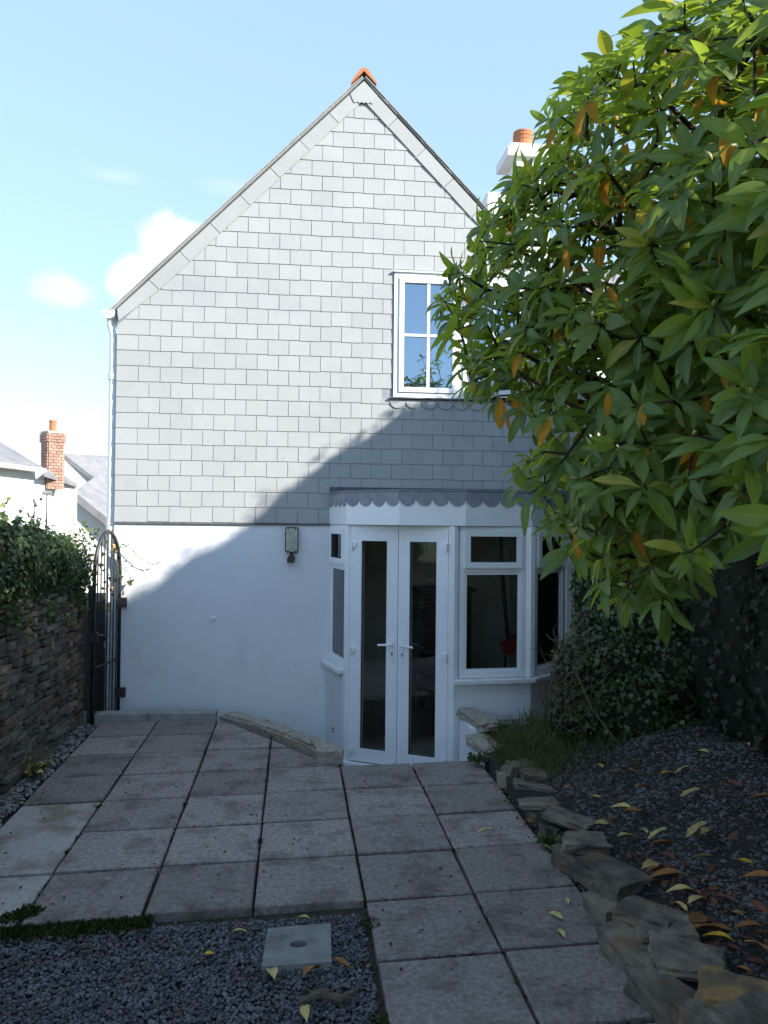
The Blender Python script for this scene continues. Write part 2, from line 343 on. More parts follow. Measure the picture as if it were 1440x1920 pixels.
# ---- patio: bedding with every slab a piece of its own
def rowY(n, X): return 5.35+.06*(X+1.2)+.535*n
XC = [-1.70, -1.205, -.672, -.17, .36, .90, 1.43]
d0 = Vector((-.67, 7.50)); d1 = Vector((.30, 6.02))   # diagonal edge on the left of the sunken doorway
nrm = Vector((d1.y-d0.y, -(d1.x-d0.x)))*-1; nc = nrm.x*d0.x+nrm.y*d0.y
bed = MB()
bp = [(-1.9, -1.2), (1.5, -1.2), (1.5, rowY(1, 1.5)), (.30, rowY(1, .30)), (-.67, 7.50), (-1.9, 7.46)]
bed.prism([(x, y, -.045) for x, y in bp], (0, 0, -.575))
patio = obj('patio', bed, M['soil'], kind='structure')
for ci in range(6):
    for n in range(-12, 5):
        if ci >= 4 and n >= 1: continue
        if ci < 4 and n < -3: continue
        x0, x1 = XC[ci]+.0075, XC[ci+1]-.0075; top = n+1
        if ci == 0 and n == -2: continue
        if ci == 0 and n == -1: nb = -2
        else: nb = n
        j = lambda: random.uniform(-.004, .004)
        P = [(x0+j(), rowY(nb, x0)+.014+j()), (x1+j(), rowY(nb, x1)+.014+j()), (x1+j(), rowY(top, x1)-.013+j()), (x0+j(), rowY(top, x0)-.013+j())]
        if ci >= 4 and n == 0: P[2] = (x1, rowY(1, x1)-.004); P[3] = (x0, rowY(1, x0)-.004)
        if ci < 4:
            P = clip(P, nrm.x, nrm.y, nc-.03)
            P = clip(P, 0, 1, 7.45)
            if ci == 3: P = clip(P, 0, 1, 6.02+.0) if n >= 1 and False else P
        if area(P) < .012: continue
        s = MB(); tz = random.uniform(-.004, .004); tx = random.uniform(-.006, .006); ty = random.uniform(-.006, .006)
        cx = sum(p[0] for p in P)/len(P); cy = sum(p[1] for p in P)/len(P)
        zf = lambda p: tz+tx*(p[0]-cx)+ty*(p[1]-cy)
        k = len(P); bev = .009
        ins = [(p[0]+(cx-p[0])*bev/.27, p[1]+(cy-p[1])*bev/.27) for p in P]
        s.v = [(p[0], p[1], -.06) for p in P]+[(p[0], p[1], zf(p)-.007) for p in P]+[(p[0], p[1], zf(p)) for p in ins]
        for a in range(k):
            b = (a+1) % k; s.f += [(a, b, b+k, a+k), (a+k, b+k, b+2*k, a+2*k)]; s.m += [0, 0]
        s.f.append(tuple(range(2*k, 3*k))); s.m.append(0)
        obj('slab', s, M['slab_pale'] if ci == 0 and n in (-1, -3) else M['slab'], patio)

# floor of the sunken strip along the house
wl = MB(); wl.prism([(-1.95, 7.40, -.41), (-.70, 7.48, -.41), (.28, 6.0, -.41), (1.5, 6.0, -.41), (1.5, 7.3, -.41), (3.1, 7.3, -.41), (3.1, W+.3, -.41), (-1.95, W+.3, -.41)], (0, 0, -.21)); obj('sunken_path', wl, M['concrete'], kind='structure')
# garden bank on the right
def bankz(X, Y):
    t = min(1, max(0, (X-1.5)/1.2)); s = t*t*(3-2*t)
    return .07+.40*s*(1 if Y < 5.2 else max(.25, 1-(Y-5.2)*.45))+.015*sin(X*9+Y*5)+.012*sin(Y*11-X*4)
bk = MB(); nx, ny = 26, 110
for i in range(nx+1):
    for jj in range(ny+1):
        X = 1.46+(3.3-1.46)*i/nx; Y = -1.2+(7.6+1.2)*jj/ny; z = bankz(X, Y)
        bk.v.append((X, Y, z))
for i in range(nx):
    for jj in range(ny):
        a = i*(ny+1)+jj; Xc = bk.v[a][0]; Yc = bk.v[a][1]
        if Yc > 6.55 and Xc < 2.6: continue
        bk.f.append((a, a+ny+1, a+ny+2, a+1)); bk.m.append(0)
for jj in range(ny):
    if bk.v[jj][1] > 6.55: continue
    a = len(bk.v); p, q = bk.v[jj], bk.v[jj+1]; bk.v += [(p[0], p[1], -.5), (q[0], q[1], -.5)]; bk.f.append((jj, jj+1, a+1, a)); bk.m.append(0)
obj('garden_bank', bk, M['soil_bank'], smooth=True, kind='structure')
gb = MB(); gb.box((-2.0, -1.2, -.3), (.352, 3.70, -.041)); obj('gravel_bed', gb, M['soil'], kind='structure')

# ================================================================== HOUSE
pl = ony(214, 975, W); XL = pl.x; ZS = pl.z           # left corner, foot of the slate hanging
pe = ony(214, 577, W); ZE = pe.z
pa = ony(682, 150, W); XA = pa.x; ZA = pa.z
XR = 2*XA-XL
SL = (ZA-ZE)/(XA-XL)                                   # roof slope
HD = 5.6                                               # house depth
house = thing('house', (XA, W+HD/2, -.4), 'grey slate hung gable end house above white rendered ground floor', 'house')
wx0 = ony(738, 640, W).x; wx1 = ony(990, 640, W).x; wz1 = ony(738, 512, W).z; wz0 = ony(738, 745, W).z
BX0, BX1 = .40, 2.78                                   # bay opening
wall = MB(); T = .26
def wb(x0, x1, z0, z1): wall.box((x0, W, z0), (x1, W+T, z1))
wb(XL, BX0, -.6, 2.05); wb(BX1, XR, -.6, 2.05); wb(XL, XR, 2.05, wz0)
wb(XL, wx0, wz0, wz1); wb(wx1, XR, wz0, wz1)
zc = lambda x: ZA-SL*abs(x-XA)
# wall above the window: pieces between vertical cuts under the rake
for xa, xb in ((XL, wx0), (wx0, XA if XA > wx0 else wx1), (min(wx1, max(XA, wx0)), wx1), (wx1, XR)):
    pass
top = [(XL, W, min(wz1, ZE)), (XR, W, min(wz1, ZE)), (XR, W, ZE-.03), (XA, W, ZA-.03), (XL, W, ZE-.03)]
if wz1 > ZE:
    # the window head stands above eaves level: fill round it
    wall2 = clip([(XL, wz1), (XR, wz1), (XA, ZA-.03), ], 0, 0, 1)
    xl = XL+(wz1-ZE)/SL; xr = XR-(wz1-ZE)/SL
    wall.v, wall.f, wall.m = [], [], []
    wb(XL, BX0, -.6, 2.05); wb(BX1, XR, -.6, 2.05); wb(XL, XR, 2.05, wz0)
    for a, b in (((XL, wx0)), ((wx1, XR))):
        pol = clip(clip(clip(clip([(XL, wz0), (XR, wz0), (XR, ZE-.03), (XA, ZA-.03), (XL, ZE-.03)], 0, 1, wz1), 1, 0, b), -1, 0, -a), 0, -1, -wz0)
        wall.prism([(x, W, z) for x, z in pol], (0, T, 0))
    pol = clip([(XL, wz0), (XR, wz0), (XR, ZE-.03), (XA, ZA-.03), (XL, ZE-.03)], 0, -1, -wz1)
    wall.prism([(x, W, z) for x, z in pol], (0, T, 0))
else:
    wall.prism([(XL, W, wz1), (XR, W, wz1), (XR, W, ZE-.03), (XA, W, ZA-.03), (XL, W, ZE-.03)], (0, T, 0))
wall.box((XL, W+T+.002, -.6), (XL+.25, W+HD, ZE-.05)); wall.box((XR-.25, W+T+.002, -.6), (XR, W+HD, ZE-.05)); wall.box((XL+.26, W+HD-.25, -.6), (XR-.26, W+HD, ZE-.05))
obj('wall', wall, M['render'], house)
room = MB(); room.box((XL+.3, W+T+.01, -.42), (XR-.3, W+HD-.3, -.38)); 
obj('room_floor', room, M['room_floor'], house)
room = MB(); room.box((XL+.3, W+T+.02, 1.98), (XR-.3, W+HD-.3, 2.04)); room.box((.05, W+T+.02, -.38), (.12, W+3.2, 1.98)); room.box((.13, W+2.1, -.38), (2.95, W+2.2, 1.98)); room.box((2.96, W+T+.02, -.38), (3.02, W+3.2, 1.98)); obj('room_wall', room, M['room'], house)
room = MB(); room.box((wx0-.2, W+1.6, 2.2), (wx1+.2, W+1.65, 4.6)); room.box((wx0-.3, W+T+.02, 2.15), (wx1+.3, W+1.6, 2.19)); obj('bedroom_wall', room, M['room'], house)

# ---- slate hanging
gauge = .1505; sw = .2065
rake_in = .135                                          # slates stop under the verge band
clad = MB()
clad.prism([(XL+.004, W-.001, ZS-.01), (XR-.004, W-.001, ZS-.01), (XR-.004, W-.001, ZE-.04), (XA, W-.001, ZA-.04), (XL+.004, W-.001, ZE-.04)], (0, -.002, 0))
# cut for the window is closed by the window box itself, so build the batten layer round it instead
clad = MB()
for a, b, zlo, zhi in ((XL+.004, XR-.004, 2.06, wz0), (XL+.004, BX0-.05, ZS, 2.05), (XL+.004, wx0, wz0, wz1), (wx1, XR-.004, wz0, wz1), (XL, XR, wz1, ZA)):
    pol = clip(clip(clip(clip([(XL+.004, ZS), (XR-.004, ZS), (XR-.004, ZE-.04), (XA, ZA-.04), (XL+.004, ZE-.04)], 1, 0, b), -1, 0, -a), 0, 1, zhi), 0, -1, -zlo)
    if area(pol) > .001: clad.prism([(x, W-.002, z) for x, z in pol], (0, -.006, 0))
hang = obj('slate_hanging', clad, M['lead'], house)
def slate_geo(mb, P, zb, zt):
    """thin slate with outline P (x,z), leaning out at its foot"""
    yf = lambda z: W-.010-.0065*(zt-z)/(zt-zb)
    pts = [(x, yf(z), z) for x, z in P]
    mb.prism(pts, (0, .0045, 0))
slates = []
row = 0; z = ZS-.012
while z < ZA:
    zb, zt = z, z+gauge+.012
    x = XL+(.0 if row % 2 else 0); first = True
    while x < XR:
        w = sw*(1.5 if first and row % 2 == 0 else 1); 
        g_ = random.uniform(.003, .0055)
        x0, x1 = x+g_, min(x+w, XR)-.001; x += w; first = False
        jz = random.uniform(-.003, .003)
        P = [(x0, zb+jz+random.uniform(-.0016, .0016)), (x1, zb+jz+random.uniform(-.0016, .0016)), (x1, zt), (x0, zt)]
        P = clip(P, -SL, 1, ZA-SL*XA-rake_in*math.hypot(1, SL)*.93); P = clip(P, SL, 1, ZA+SL*XA-rake_in*math.hypot(1, SL)*.93)
        Q = [P]
        if zt > wz0-.02 and zb < wz1+.0:               # round the window
            Q = []
            if zb < wz0-.02: Q = [clip(P, 0, 1, wz0-.025)] if x1 > wx0 and x0 < wx1 else [P]
            elif zt > wz1 and x1 > wx0 and x0 < wx1: Q = [clip(P, 0, -1, -wz1-.012), clip(clip(P, 1, 0, wx0-.006), 0, 1, wz1+.011), clip(clip(P, -1, 0, -wx1-.006), 0, 1, wz1+.011)]
            else: Q = [clip(P, 1, 0, wx0-.006), clip(P, -1, 0, -wx1-.006)]
        if zb < 2.06:
            Q = [clip(q, 1, 0, BX0-.055) for q in Q]
        for q in Q:
            if area(q) > .0012: slates.append((q, zb, zt))
    z += gauge; row += 1
def vis(s):
    q = s[0]; cx = sum(p[0] for p in q)/len(q); cz = sum(p[1] for p in q)/len(q); px, py, d = proj((cx, W, cz))
    lim = 900 if py < 500 else (830 if py < 760 else 980)
    return (1 if px < lim else 0), area(q)
slates.sort(key=vis, reverse=True)
full = {}
for i, (q, zb, zt) in enumerate(slates[:300]):
    mb = MB(); slate_geo(mb, q, zb, zt); obj('slate', mb, M['slate'], hang)
rest = MB()
for q, zb, zt in slates[300:]: slate_geo(rest, q, zb, zt)
obj('slate_remainder', rest, M['slate'], hang, kind='stuff')
# verge band of wide slates up both rakes
L_r = math.hypot(XA-XL, ZA-ZE)
for sd in (-1, 1):
    o = Vector((XL if sd < 0 else XR, 0, ZE)); u = (Vector((XA, 0, ZA))-o).normalized(); nn = Vector((-u.z, 0, u.x))
    if nn.z > 0: nn = -nn
    npc = 8; ln = (L_r-.10)/npc; bw = .152
    for k in range(npc):
        a = o+u*(k*ln+.004); b = o+u*((k+1)*ln-.002); y0 = W-.026-.002*(k % 2)
        P = [a+nn*.02, b+nn*.02, b+nn*(bw+random.uniform(-.003, .003)), a+nn*(bw+random.uniform(-.003, .003))]
        if k == 0: P[3] = Vector((o.x+(.02 if sd < 0 else -.02), 0, ZE-.13)); P[0] = Vector((o.x+(.004 if sd < 0 else -.004), 0, ZE-.02))
        mb = MB(); mb.prism([(p.x, y0, p.z) for p in P], (0, .008, 0)); obj('verge_slate', mb, M['slate'], hang)
# apex piece with a small scalloped foot
mb = MB(); hw = .135; zb = ZA-.235
P = [(XA, ZA-.03), (XA-hw, ZA-.03-SL*hw), (XA-hw+.02, zb+.02)]
for k in range(5):
    for q in range(5): a = pi+pi*q/4; P.append((XA-hw+.03+(k+.5)*.042+.02*cos(a), zb+.018*sin(a)))
P += [(XA+hw-.02, zb+.02), (XA+hw, ZA-.03-SL*hw)]
mb.prism([(x, W-.036, zz) for x, zz in P], (0, .007, 0)); obj('apex_flashing', mb, M['slate'], hang)

# ---- roof
for sd in (-1, 1):
    e = Vector((XL-.07 if sd < 0 else XR+.07, 0, 0)); e.z = ZA-SL*abs(e.x-XA); a = Vector((XA, 0, ZA)); u = (a-e).normalized(); n = Vector((-u.z, 0, u.x)); n = n if n.z > 0 else -n
    mb = MB(); mb.prism([tuple(p) for p in (Vector((e.x, W-.032, e.z)), Vector((a.x, W-.032, a.z)), Vector((a.x, W-.032, a.z))+n*.014, Vector((e.x, W-.032, e.z))+n*.014)], (0, HD+.06, 0))
    rf = obj('roof', mb, M['slate_roof'], house)
    ncs = 26; Lr = (a-e).length                        # edges of the roof courses seen at the verge
    for k in range(ncs):
        s0 = e+u*(Lr*k/ncs-.02); s1 = e+u*(Lr*(k+1)/ncs+.05); b0 = n*.030; b1 = n*.020; yo = W-.037-random.uniform(0, .007)
        if k == ncs-1: s1 = a
        mb = MB(); mb.prism([(s0.x+b0.x-n.x*.010, yo, s0.z+b0.z-n.z*.010), (s1.x+b1.x-n.x*.004, yo, s1.z+b1.z-n.z*.004), (s1.x+b1.x+n.x*.005, yo, s1.z+b1.z+n.z*.005), (s0.x+b0.x, yo, s0.z+b0.z)], (0, HD+.07, 0)); obj('slate_course', mb, M['slate_roof'], rf)
rt = MB(); 
for k in range(13):
    y = W-.05+k*.44; w_ = .125; th = .02
    P = [(XA-w_, y, ZA+.05-w_*SL*.9), (XA, y, ZA+.065), (XA+w_, y, ZA+.05-w_*SL*.9), (XA+w_, y, ZA+.075-w_*SL*.9), (XA+.03, y, ZA+.095), (XA-.03, y, ZA+.095), (XA-w_, y, ZA+.075-w_*SL*.9)]
    mb = MB(); mb.prism(P, (0, .43, 0)); obj('ridge_tile', mb, M['terracotta'], house)
# gutter and downpipe
gt = MB(); gx = XL-.075; prof = [(-.055, .03), (-.05, -.01), (-.025, -.045), (.015, -.052), (.045, -.03), (.055, .0), (.055, .03), (.045, .03), (.04, -.02), (.01, -.042), (-.02, -.036), (-.042, -.005), (-.045, .03)]
gt.prism([(gx+a, W-.03, ZE-.06+b) for a, b in prof], (0, HD, 0)); gt.prism([(gx+a, W-.036, ZE-.06+b) for a, b in prof[:7]], (0, .006, 0))
obj('gutter', gt, M['upvc'], house)
dp = MB(); dx = XL-.045; dp.tube([(gx, W+.06, ZE-.10), (gx, W+.06, ZE-.16), (dx, W+.05, ZE-.26), (dx, W+.05, ZE-.4), (dx, W+.05, -.4)], .034, 12)
for zz in (3.2, 1.75, .6): dp.tube([(dx, W+.05, zz-.03), (dx, W+.05, zz+.03)], .042, 12)
obj('downpipe', dp, M['upvc'], house, smooth=False)
# drip strip below the slates
ds = MB(); ds.box((XL, W-.020, ZS-.034), (BX0-.055, W+.0, ZS-.014)); obj('drip_strip', ds, M['lead_dark'], house)

# ---- upper window
win = MB(); fy0, fy1 = W-.03, W+.05
def ring(mb, x0, x1, z0, z1, w, y0, y1, m=0, wb_=None):
    wb_ = wb_ or w
    mb.box((x0, y0, z0), (x0+w, y1, z1), m=m); mb.box((x1-w, y0, z0), (x1, y1, z1), m=m); mb.box((x0+w, y0, z0), (x1-w, y1, z0+wb_), m=m); mb.box((x0+w, y0, z1-w), (x1-w, y1, z1), m=m)
ring(win, wx0, wx1, wz0, wz1, .05, fy0, fy1)
xm = ony(862, 640, W).x; win.box((xm-.03, fy0, wz0+.05), (xm+.03, fy1, wz1-.05))
uw = obj('upper_window', win, M['upvc'], house)
for (a, b) in ((wx0+.052, xm-.032), (xm+.032, wx1-.052)):
    z0, z1 = wz0+.052, wz1-.052
    mb = MB(); ring(mb, a, b, z0, z1, .048, W-.045, W+.03); obj('casement', mb, M['upvc'], uw)
    mb = MB(); mc = (a+b)/2; zz = z0+.048+(z1-z0-.096)*.5
    mb.box((mc-.014, W-.036, z0+.048), (mc+.014, W-.006, z1-.048)); mb.box((a+.048, W-.034, zz-.013), (mc-.0145, W-.006, zz+.013)); mb.box((mc+.0145, W-.034, zz-.013), (b-.048, W-.006, zz+.013)); obj('glazing_bar', mb, M['upvc'], uw)
    for xa, xb in ((a+.048, mc), (mc, b-.048)):
        for za, zb in ((z0+.048, zz), (zz, z1-.048)):
            mb = MB(); mb.box((xa, W-.014, za), (xb, W-.008, zb)); obj('pane', mb, M['glass_sky'], uw)
mb = MB(); 
nc_ = 60
for k in range(nc_):
    xa = wx0+.06+(wx1-wx0-.12)*k/nc_; xb = wx0+.06+(wx1-wx0-.12)*(k+1)/nc_
    ya = W+.16+.018*sin(k*1.3)+.01*sin(k*.37); yb = W+.16+.018*sin((k+1)*1.3)+.01*sin((k+1)*.37); mb.poly([(xa, ya, wz0+.02), (xb, yb, wz0+.02), (xb, yb, wz1-.03), (xa, ya, wz1-.03)])
obj('net_curtain', mb, M['curtain'], uw, smooth=True)
mb = MB(); mb.box((wx0-.035, W-.052, wz0-.016), (wx1+.035, W+.03, wz0-.003)); obj('sill', mb, M['lead_dark'], uw)
mb = MB(); mb.box((wx0-.01, W-.05, wz1+.002), (wx1+.01, W+.02, wz1+.018)); obj('head_drip', mb, M['upvc_soiled'], uw)
mb = MB(); na = 9; aw = (wx1-wx0+.07)/na
P = [(wx1+.035, wz0-.024), (wx0-.035, wz0-.024)]
for k in range(na):
    for q in range(7): a = pi+pi*q/6; P.append((wx0-.035+(k+.5)*aw+aw*.48*cos(a), wz0-.045+aw*.42*sin(a)))
mb.prism([(x, W-.0235, zz) for x, zz in P], (0, .005, 0)); obj('scalloped_apron', mb, M['slate'], uw)

# ---- bay with the french doors
P0 = Vector((.375, W, 0)); P1 = Vector((.505, 7.375, 0)); P2 = Vector((1.39, 6.875, 0)); P3 = Vector((2.09, 6.94, 0)); P4 = Vector((2.56, 7.34, 0)); P5 = Vector((2.74, W, 0))
ZD0, ZD1, ZSILL = -.375, 1.785, .43
def fm(P, Q):
    x = (Q-P).normalized(); y = Vector((0, 0, 1)).cross(x); return Matrix(((x.x, y.x, 0, P.x), (x.y, y.y, 0, P.y), (0, 0, 1, 0), (0, 0, 0, 1))), (Q-P).length   # local y points into the house
bay = None
posts = MB()
for P, r, z0 in ((P1, .034, ZD0), (P2, .05, ZD0), (P3, .06, ZSILL+.03), (P4, .055, ZSILL+.03)):
    posts.tube([(P.x, P.y+.02, z0), (P.x, P.y+.02, ZD1)], r, 8)
bay = obj('bay_window', posts, M['upvc'], house)
def facet(P, Q, z0, z1, zt, mx0=.04, mx1=.04):
    Mx, Ln = fm(P, Q); fr = MB()
    a, b = mx0, Ln-mx1; w = .042
    def bx(x0, x1, y0, y1, za, zb, mb=fr): mb.box((x0, y0, za), (x1, y1, zb), Mx)
    bx(a, a+w, -.02, .05, z0, z1); bx(b-w, b, -.02, .05, z0, z1); bx(a+w, b-w, -.02, .05, z0, z0+w+.012); bx(a+w, b-w, -.02, .05, z1-w, z1); bx(a+w, b-w, -.02, .05, zt-.02, zt+.02)
    # sloping bead round the fixed pane
    ring_ = MB()
    obj('bay_frame', fr, M['upvc'], bay)
    def sash(za, zb, prj, w2, nm):
        mb = MB(); x0, x1 = a+w-.006 if prj else a+w, b-w+.006 if prj else b-w
        y0 = -.042 if prj else -.010; y1 = .02
        for (xx0, xx1, zz0, zz1) in ((x0, x0+w2, za, zb), (x1-w2, x1, za, zb), (x0+w2, x1-w2, za, za+w2), (x0+w2, x1-w2, zb-w2, zb)): mb.box((xx0, y0, zz0), (xx1, y1, zz1), Mx)
        obj(nm, mb, M['upvc'], bay)
        gk = MB(); e = .006
        for (xx0, xx1, zz0, zz1) in ((x0+w2, x0+w2+e, za+w2, zb-w2), (x1-w2-e, x1-w2, za+w2, zb-w2), (x0+w2+e, x1-w2-e, za+w2, za+w2+e), (x0+w2+e, x1-w2-e, zb-w2-e, zb-w2)): gk.box((xx0, y0+.012, zz0), (xx1, y1, zz1), Mx)
        obj('gasket', gk, M['gasket'], bay)
        mb = MB(); mb.box((x0+w2+.001, .004, za+w2+.001), (x1-w2-.001, .010, zb-w2-.001), Mx); obj('pane', mb, M['glass'], bay)
    sash(zt+.014, z1-w+.006, True, .052 if Ln > .6 else .05, 'top_light')
    sash(z0+w+.012, zt-.02, False, .024, 'glazing_bead')
facet(P2, P3, ZSILL+.03, ZD1, 1.405, .05, .05)
facet(P3, P4, ZSILL+.03, ZD1, 1.405, .05, .05)
facet(P0, P1, ZSILL+.03, ZD1, 1.405, .0, .028)
facet(P4, P5, ZSILL+.03, ZD1, 1.405, .05, .0)
# jamb board between the doors and the window
# sills
def offs(P, Q, d):
    x = (Q-P).normalized(); return Vector((x.y, -x.x, 0))*d
def miter(pts, d, z):
    out = []
    for i, p in enumerate(pts):
        if i == 0: out.append(p+offs(pts[0], pts[1], d))
        elif i == len(pts)-1: out.append(p+offs(pts[-2], pts[-1], d))
        else:
            a = offs(pts[i-1], p, 1); b = offs(p, pts[i+1], 1); m_ = (a+b); out.append(p+m_*(d/(1+a.dot(b))))
    return [Vector((q.x, q.y, z)) for q in out]
def strip(name, pts, d0, d1, z0, z1, mat_, parent, drop=0):
    mb = MB(); A = miter(pts, d0, z0); B = miter(pts, d1, z0)
    for i in range(len(pts)-1):
        a, b, c, d = A[i], A[i+1], B[i+1], B[i]; n = len(mb.v); h = Vector((0, 0, z1-z0)); dr = Vector((0, 0, drop))
        mb.v += [tuple(q) for q in (a, b, c, d, a+h, b+h, c+h-dr, d+h-dr)]
        mb.f += [(n, n+1, n+2, n+3), (n+4, n+5, n+6, n+7), (n+3, n+2, n+6, n+7), (n, n+4, n+5, n+1)]; mb.m += [0]*4
        if i == 0: mb.f.append((n, n+3, n+7, n+4)); mb.m.append(0)
        if i == len(pts)-2: mb.f.append((n+1, n+5, n+6, n+2)); mb.m.append(0)
    return obj(name, mb, mat_, parent)
cu = MB(); Mq, Lq = fm(P3, P4)
for k in range(24):
    xa, xb = .05+(Lq-.1)*k/24, .05+(Lq-.1)*(k+1)/24; ya, yb = .11+.012*sin(k*1.1), .11+.012*sin((k+1)*1.1)
    cu.poly([Mq @ Vector(q) for q in ((xa, ya, ZSILL+.04), (xb, yb, ZSILL+.04), (xb, yb, 1.40), (xa, ya, 1.40))])
obj('curtain', cu, M['backing_cloth'], bay, smooth=True)  # pale cloth added behind this glass to imitate a light reflection in it
strip('sill', [P2+Vector((.0, 0, 0)), P3, P4, P5], -.03, .085, ZSILL-.012, ZSILL+.03, M['upvc_soiled'], bay, .012)
strip('sill', [P0-Vector((0, .01, 0)), P1], -.03, .10, ZSILL-.012, ZSILL+.03, M['upvc_soiled'], bay, .012)
strip('base_wall', [P2+Vector((.03, 0, 0)), P3, P4, P5], -.22, .02, -.6, ZSILL-.013, M['render'], bay)
strip('base_wall', [P0, P1-Vector((.0, 0, 0))], -.1, .045, -.6, ZSILL-.013, M['render'], bay)
# fascia, lead scallops, flat lead roof
FB = Vector((.93, 6.98, 0)); FPTS = [P0+Vector((0, -.005, 0)), P1, FB, P2+Vector((.09, -.02, 0)), P3, P4, P5]
for i in range(len(FPTS)-1):
    pass
strip('fascia', FPTS, -.14, .03, ZD1+.004, 2.075, M['upvc'], bay)
A = miter(FPTS, .034, 0); zt = 2.088; zm = 2.028
for i in range(len(FPTS)-1):
    p, q = A[i], A[i+1]; Ln = (q-p).length; n = max(2, round(Ln/.165)); u = (q-p)/Ln; nout = Vector((u.y, -u.x, 0))
    pol = [p+Vector((0, 0, zt)), ]
    pol = []
    for k in range(n):
        c = (k+.5)/n*Ln; r = Ln/n/2
        for t in range(9):
            a = pi+pi*t/8; pol.append(p+u*(c+r*.99*cos(a))+Vector((0, 0, zm+min(r, .075)*.95*sin(a)*(1+.06*random.uniform(-1, 1)))))
    mb = MB(); mb.prism([q+Vector((0, 0, zt-.0))]+[p+Vector((0, 0, zt))]+pol, nout*.004); obj('lead_scallop', mb, M['lead'], bay)
rfp = miter(FPTS, .045, 2.09)
mb = MB(); mb.prism([tuple(p) for p in rfp], (0, 0, .012)); obj('lead_roof', mb, M['lead'], bay)
mb = MB(); n = len(rfp); inner = [Vector((p.x*.9+.16, W-.004, 2.175)) for p in rfp]
mb.box((P0.x-.03, W-.10, 2.103), (P5.x+.05, W-.024, 2.128)); mb.box((P0.x-.03, W-.060, 2.129), (P5.x+.05, W-.024, 2.158)); obj('roof_upstand', mb, M['lead_dark'], bay)
# french doors
Md, Ld = fm(P1, P2); x0 = .03; x1 = Ld-.045; mid = (x0+x1)/2
fr = MB(); fr.box((0.0, .0, ZD0), (x0, .07, ZD1), Md); fr.box((x1, .0, ZD0), (Ld, .07, ZD1), Md); fr.box((x0, .0, ZD1-.035), (x1, .07, ZD1), Md); fr.box((-.02, -.07, ZD0-.03), (Ld+.02, .07, ZD0), Md); obj('door_frame', fr, M['upvc'], house)
for sd in (0, 1):
    a, b = (x0+.002, mid-.003) if sd == 0 else (mid+.003, x1-.002); za, zb = ZD0+.012, ZD1-.030
    st, tr_, br_ = .107, .112, .118; y0, y1 = -.022, .045
    mb = MB(); mb.box((a, y0, za), (a+st, y1, zb), Md); mb.box((b-st, y0, za), (b, y1, zb), Md); mb.box((a+st, y0, za), (b-st, y1, za+br_), Md); mb.box((a+st, y0, zb-tr_), (b-st, y1, zb), Md)
    leafo = obj('door_leaf', mb, M['upvc'], house)
    gx0, gx1, gz0, gz1 = a+st, b-st, za+br_, zb-tr_
    mb = MB(); mb.box((gx0+.001, .006, gz0+.001), (gx1-.001, .012, gz1-.001), Md); obj('pane', mb, M['glass'], leafo)
    mb = MB(); e = .007
    for q in ((gx0, gx0+e, gz0, gz1), (gx1-e, gx1, gz0, gz1), (gx0+e, gx1-e, gz0, gz0+e), (gx0+e, gx1-e, gz1-e, gz1)): mb.box((q[0], -.010, q[2]), (q[1], .005, q[3]), Md)
    obj('gasket', mb, M['gasket'], leafo)
    hx = (b-.045) if sd == 0 else (a+.045); hz = .70
    mb = MB(); mb.box((hx-.016, y0-.010, hz-.13), (hx+.016, y0-.0002, hz+.075), Md); obj('handle_plate', mb, M['upvc'], leafo)
    mb = MB(); dirx = -1 if sd == 0 else 1
    pts = [Md @ Vector(p) for p in ((hx, y0-.008, hz+.02), (hx, y0-.045, hz+.02), (hx+dirx*.015, y0-.056, hz+.02), (hx+dirx*.12, y0-.056, hz+.012))]
    mb.tube(pts, [.011, .011, .011, .009], 8); obj('handle', mb, M['upvc'], leafo, smooth=False)
    mb = MB(); mb.tube([Md @ Vector((hx, y0-.0145, hz-.06)), Md @ Vector((hx, y0-.0105, hz-.06))], .008, 10); mb.box((hx-.003, y0-.0142, hz-.085), (hx+.003, y0-.0105, hz-.068), Md); obj('keyhole', mb, M['gasket'], leafo)
    ex = a if sd == 0 else b
    for zz in (za+.09, za+1.0, zb-.16):
        mb = MB(); mb.tube([Md @ Vector((ex+(.012 if sd == 0 else -.012), y0-.014, zz-.035)), Md @ Vector((ex+(.012 if sd == 0 else -.012), y0-.014, zz+.035))], .013, 10); mb.box((ex-(.0 if sd == 0 else .055), y0-.016, zz-.012), (ex+(.055 if sd == 0 else .0), y0-.0005, zz+.03), Md); obj('hinge', mb, M['upvc'], leafo)
mb = MB(); mb.box((mid-.0025, .0, ZD0+.013), (mid+.0025, .03, ZD1-.031), Md); obj('meeting_seal', mb, M['gasket'], house)

# ---- things on and in the house
wlp = ony(547, 1012, W); lamp = thing('wall_light', (wlp.x, W, wlp.z-.15), 'black framed bulkhead wall light with sensor on white render', 'lamp')
def rrect(x0, x1, z0, z1, r, y, n=5):
    P = []
    for cx, cz, a0 in ((x1-r, z1-r, 0), (x0+r, z1-r, 90), (x0+r, z0+r, 180), (x1-r, z0+r, 270)):
        for k in range(n+1): a = radians(a0+90*k/n); P.append((cx+r*cos(a), y, cz+r*sin(a)))
    return P
cx, cz = wlp.x, wlp.z
mb = MB(); mb.prism(rrect(cx-.064, cx+.064, cz-.125, cz+.125, .02, W-.0005), (0, -.055, 0)); obj('housing', mb, M['black'], lamp)
mb = MB(); mb.prism(rrect(cx-.054, cx+.054, cz-.113, cz+.113, .016, W-.056), (0, -.02, 0)); 
for k in range(7): x = cx-.042+.014*k; mb.tube([(x, W-.076, cz-.10), (x, W-.076, cz+.10)], .0055, 6)
obj('diffuser', mb, M['lens'], lamp)
mb = MB()
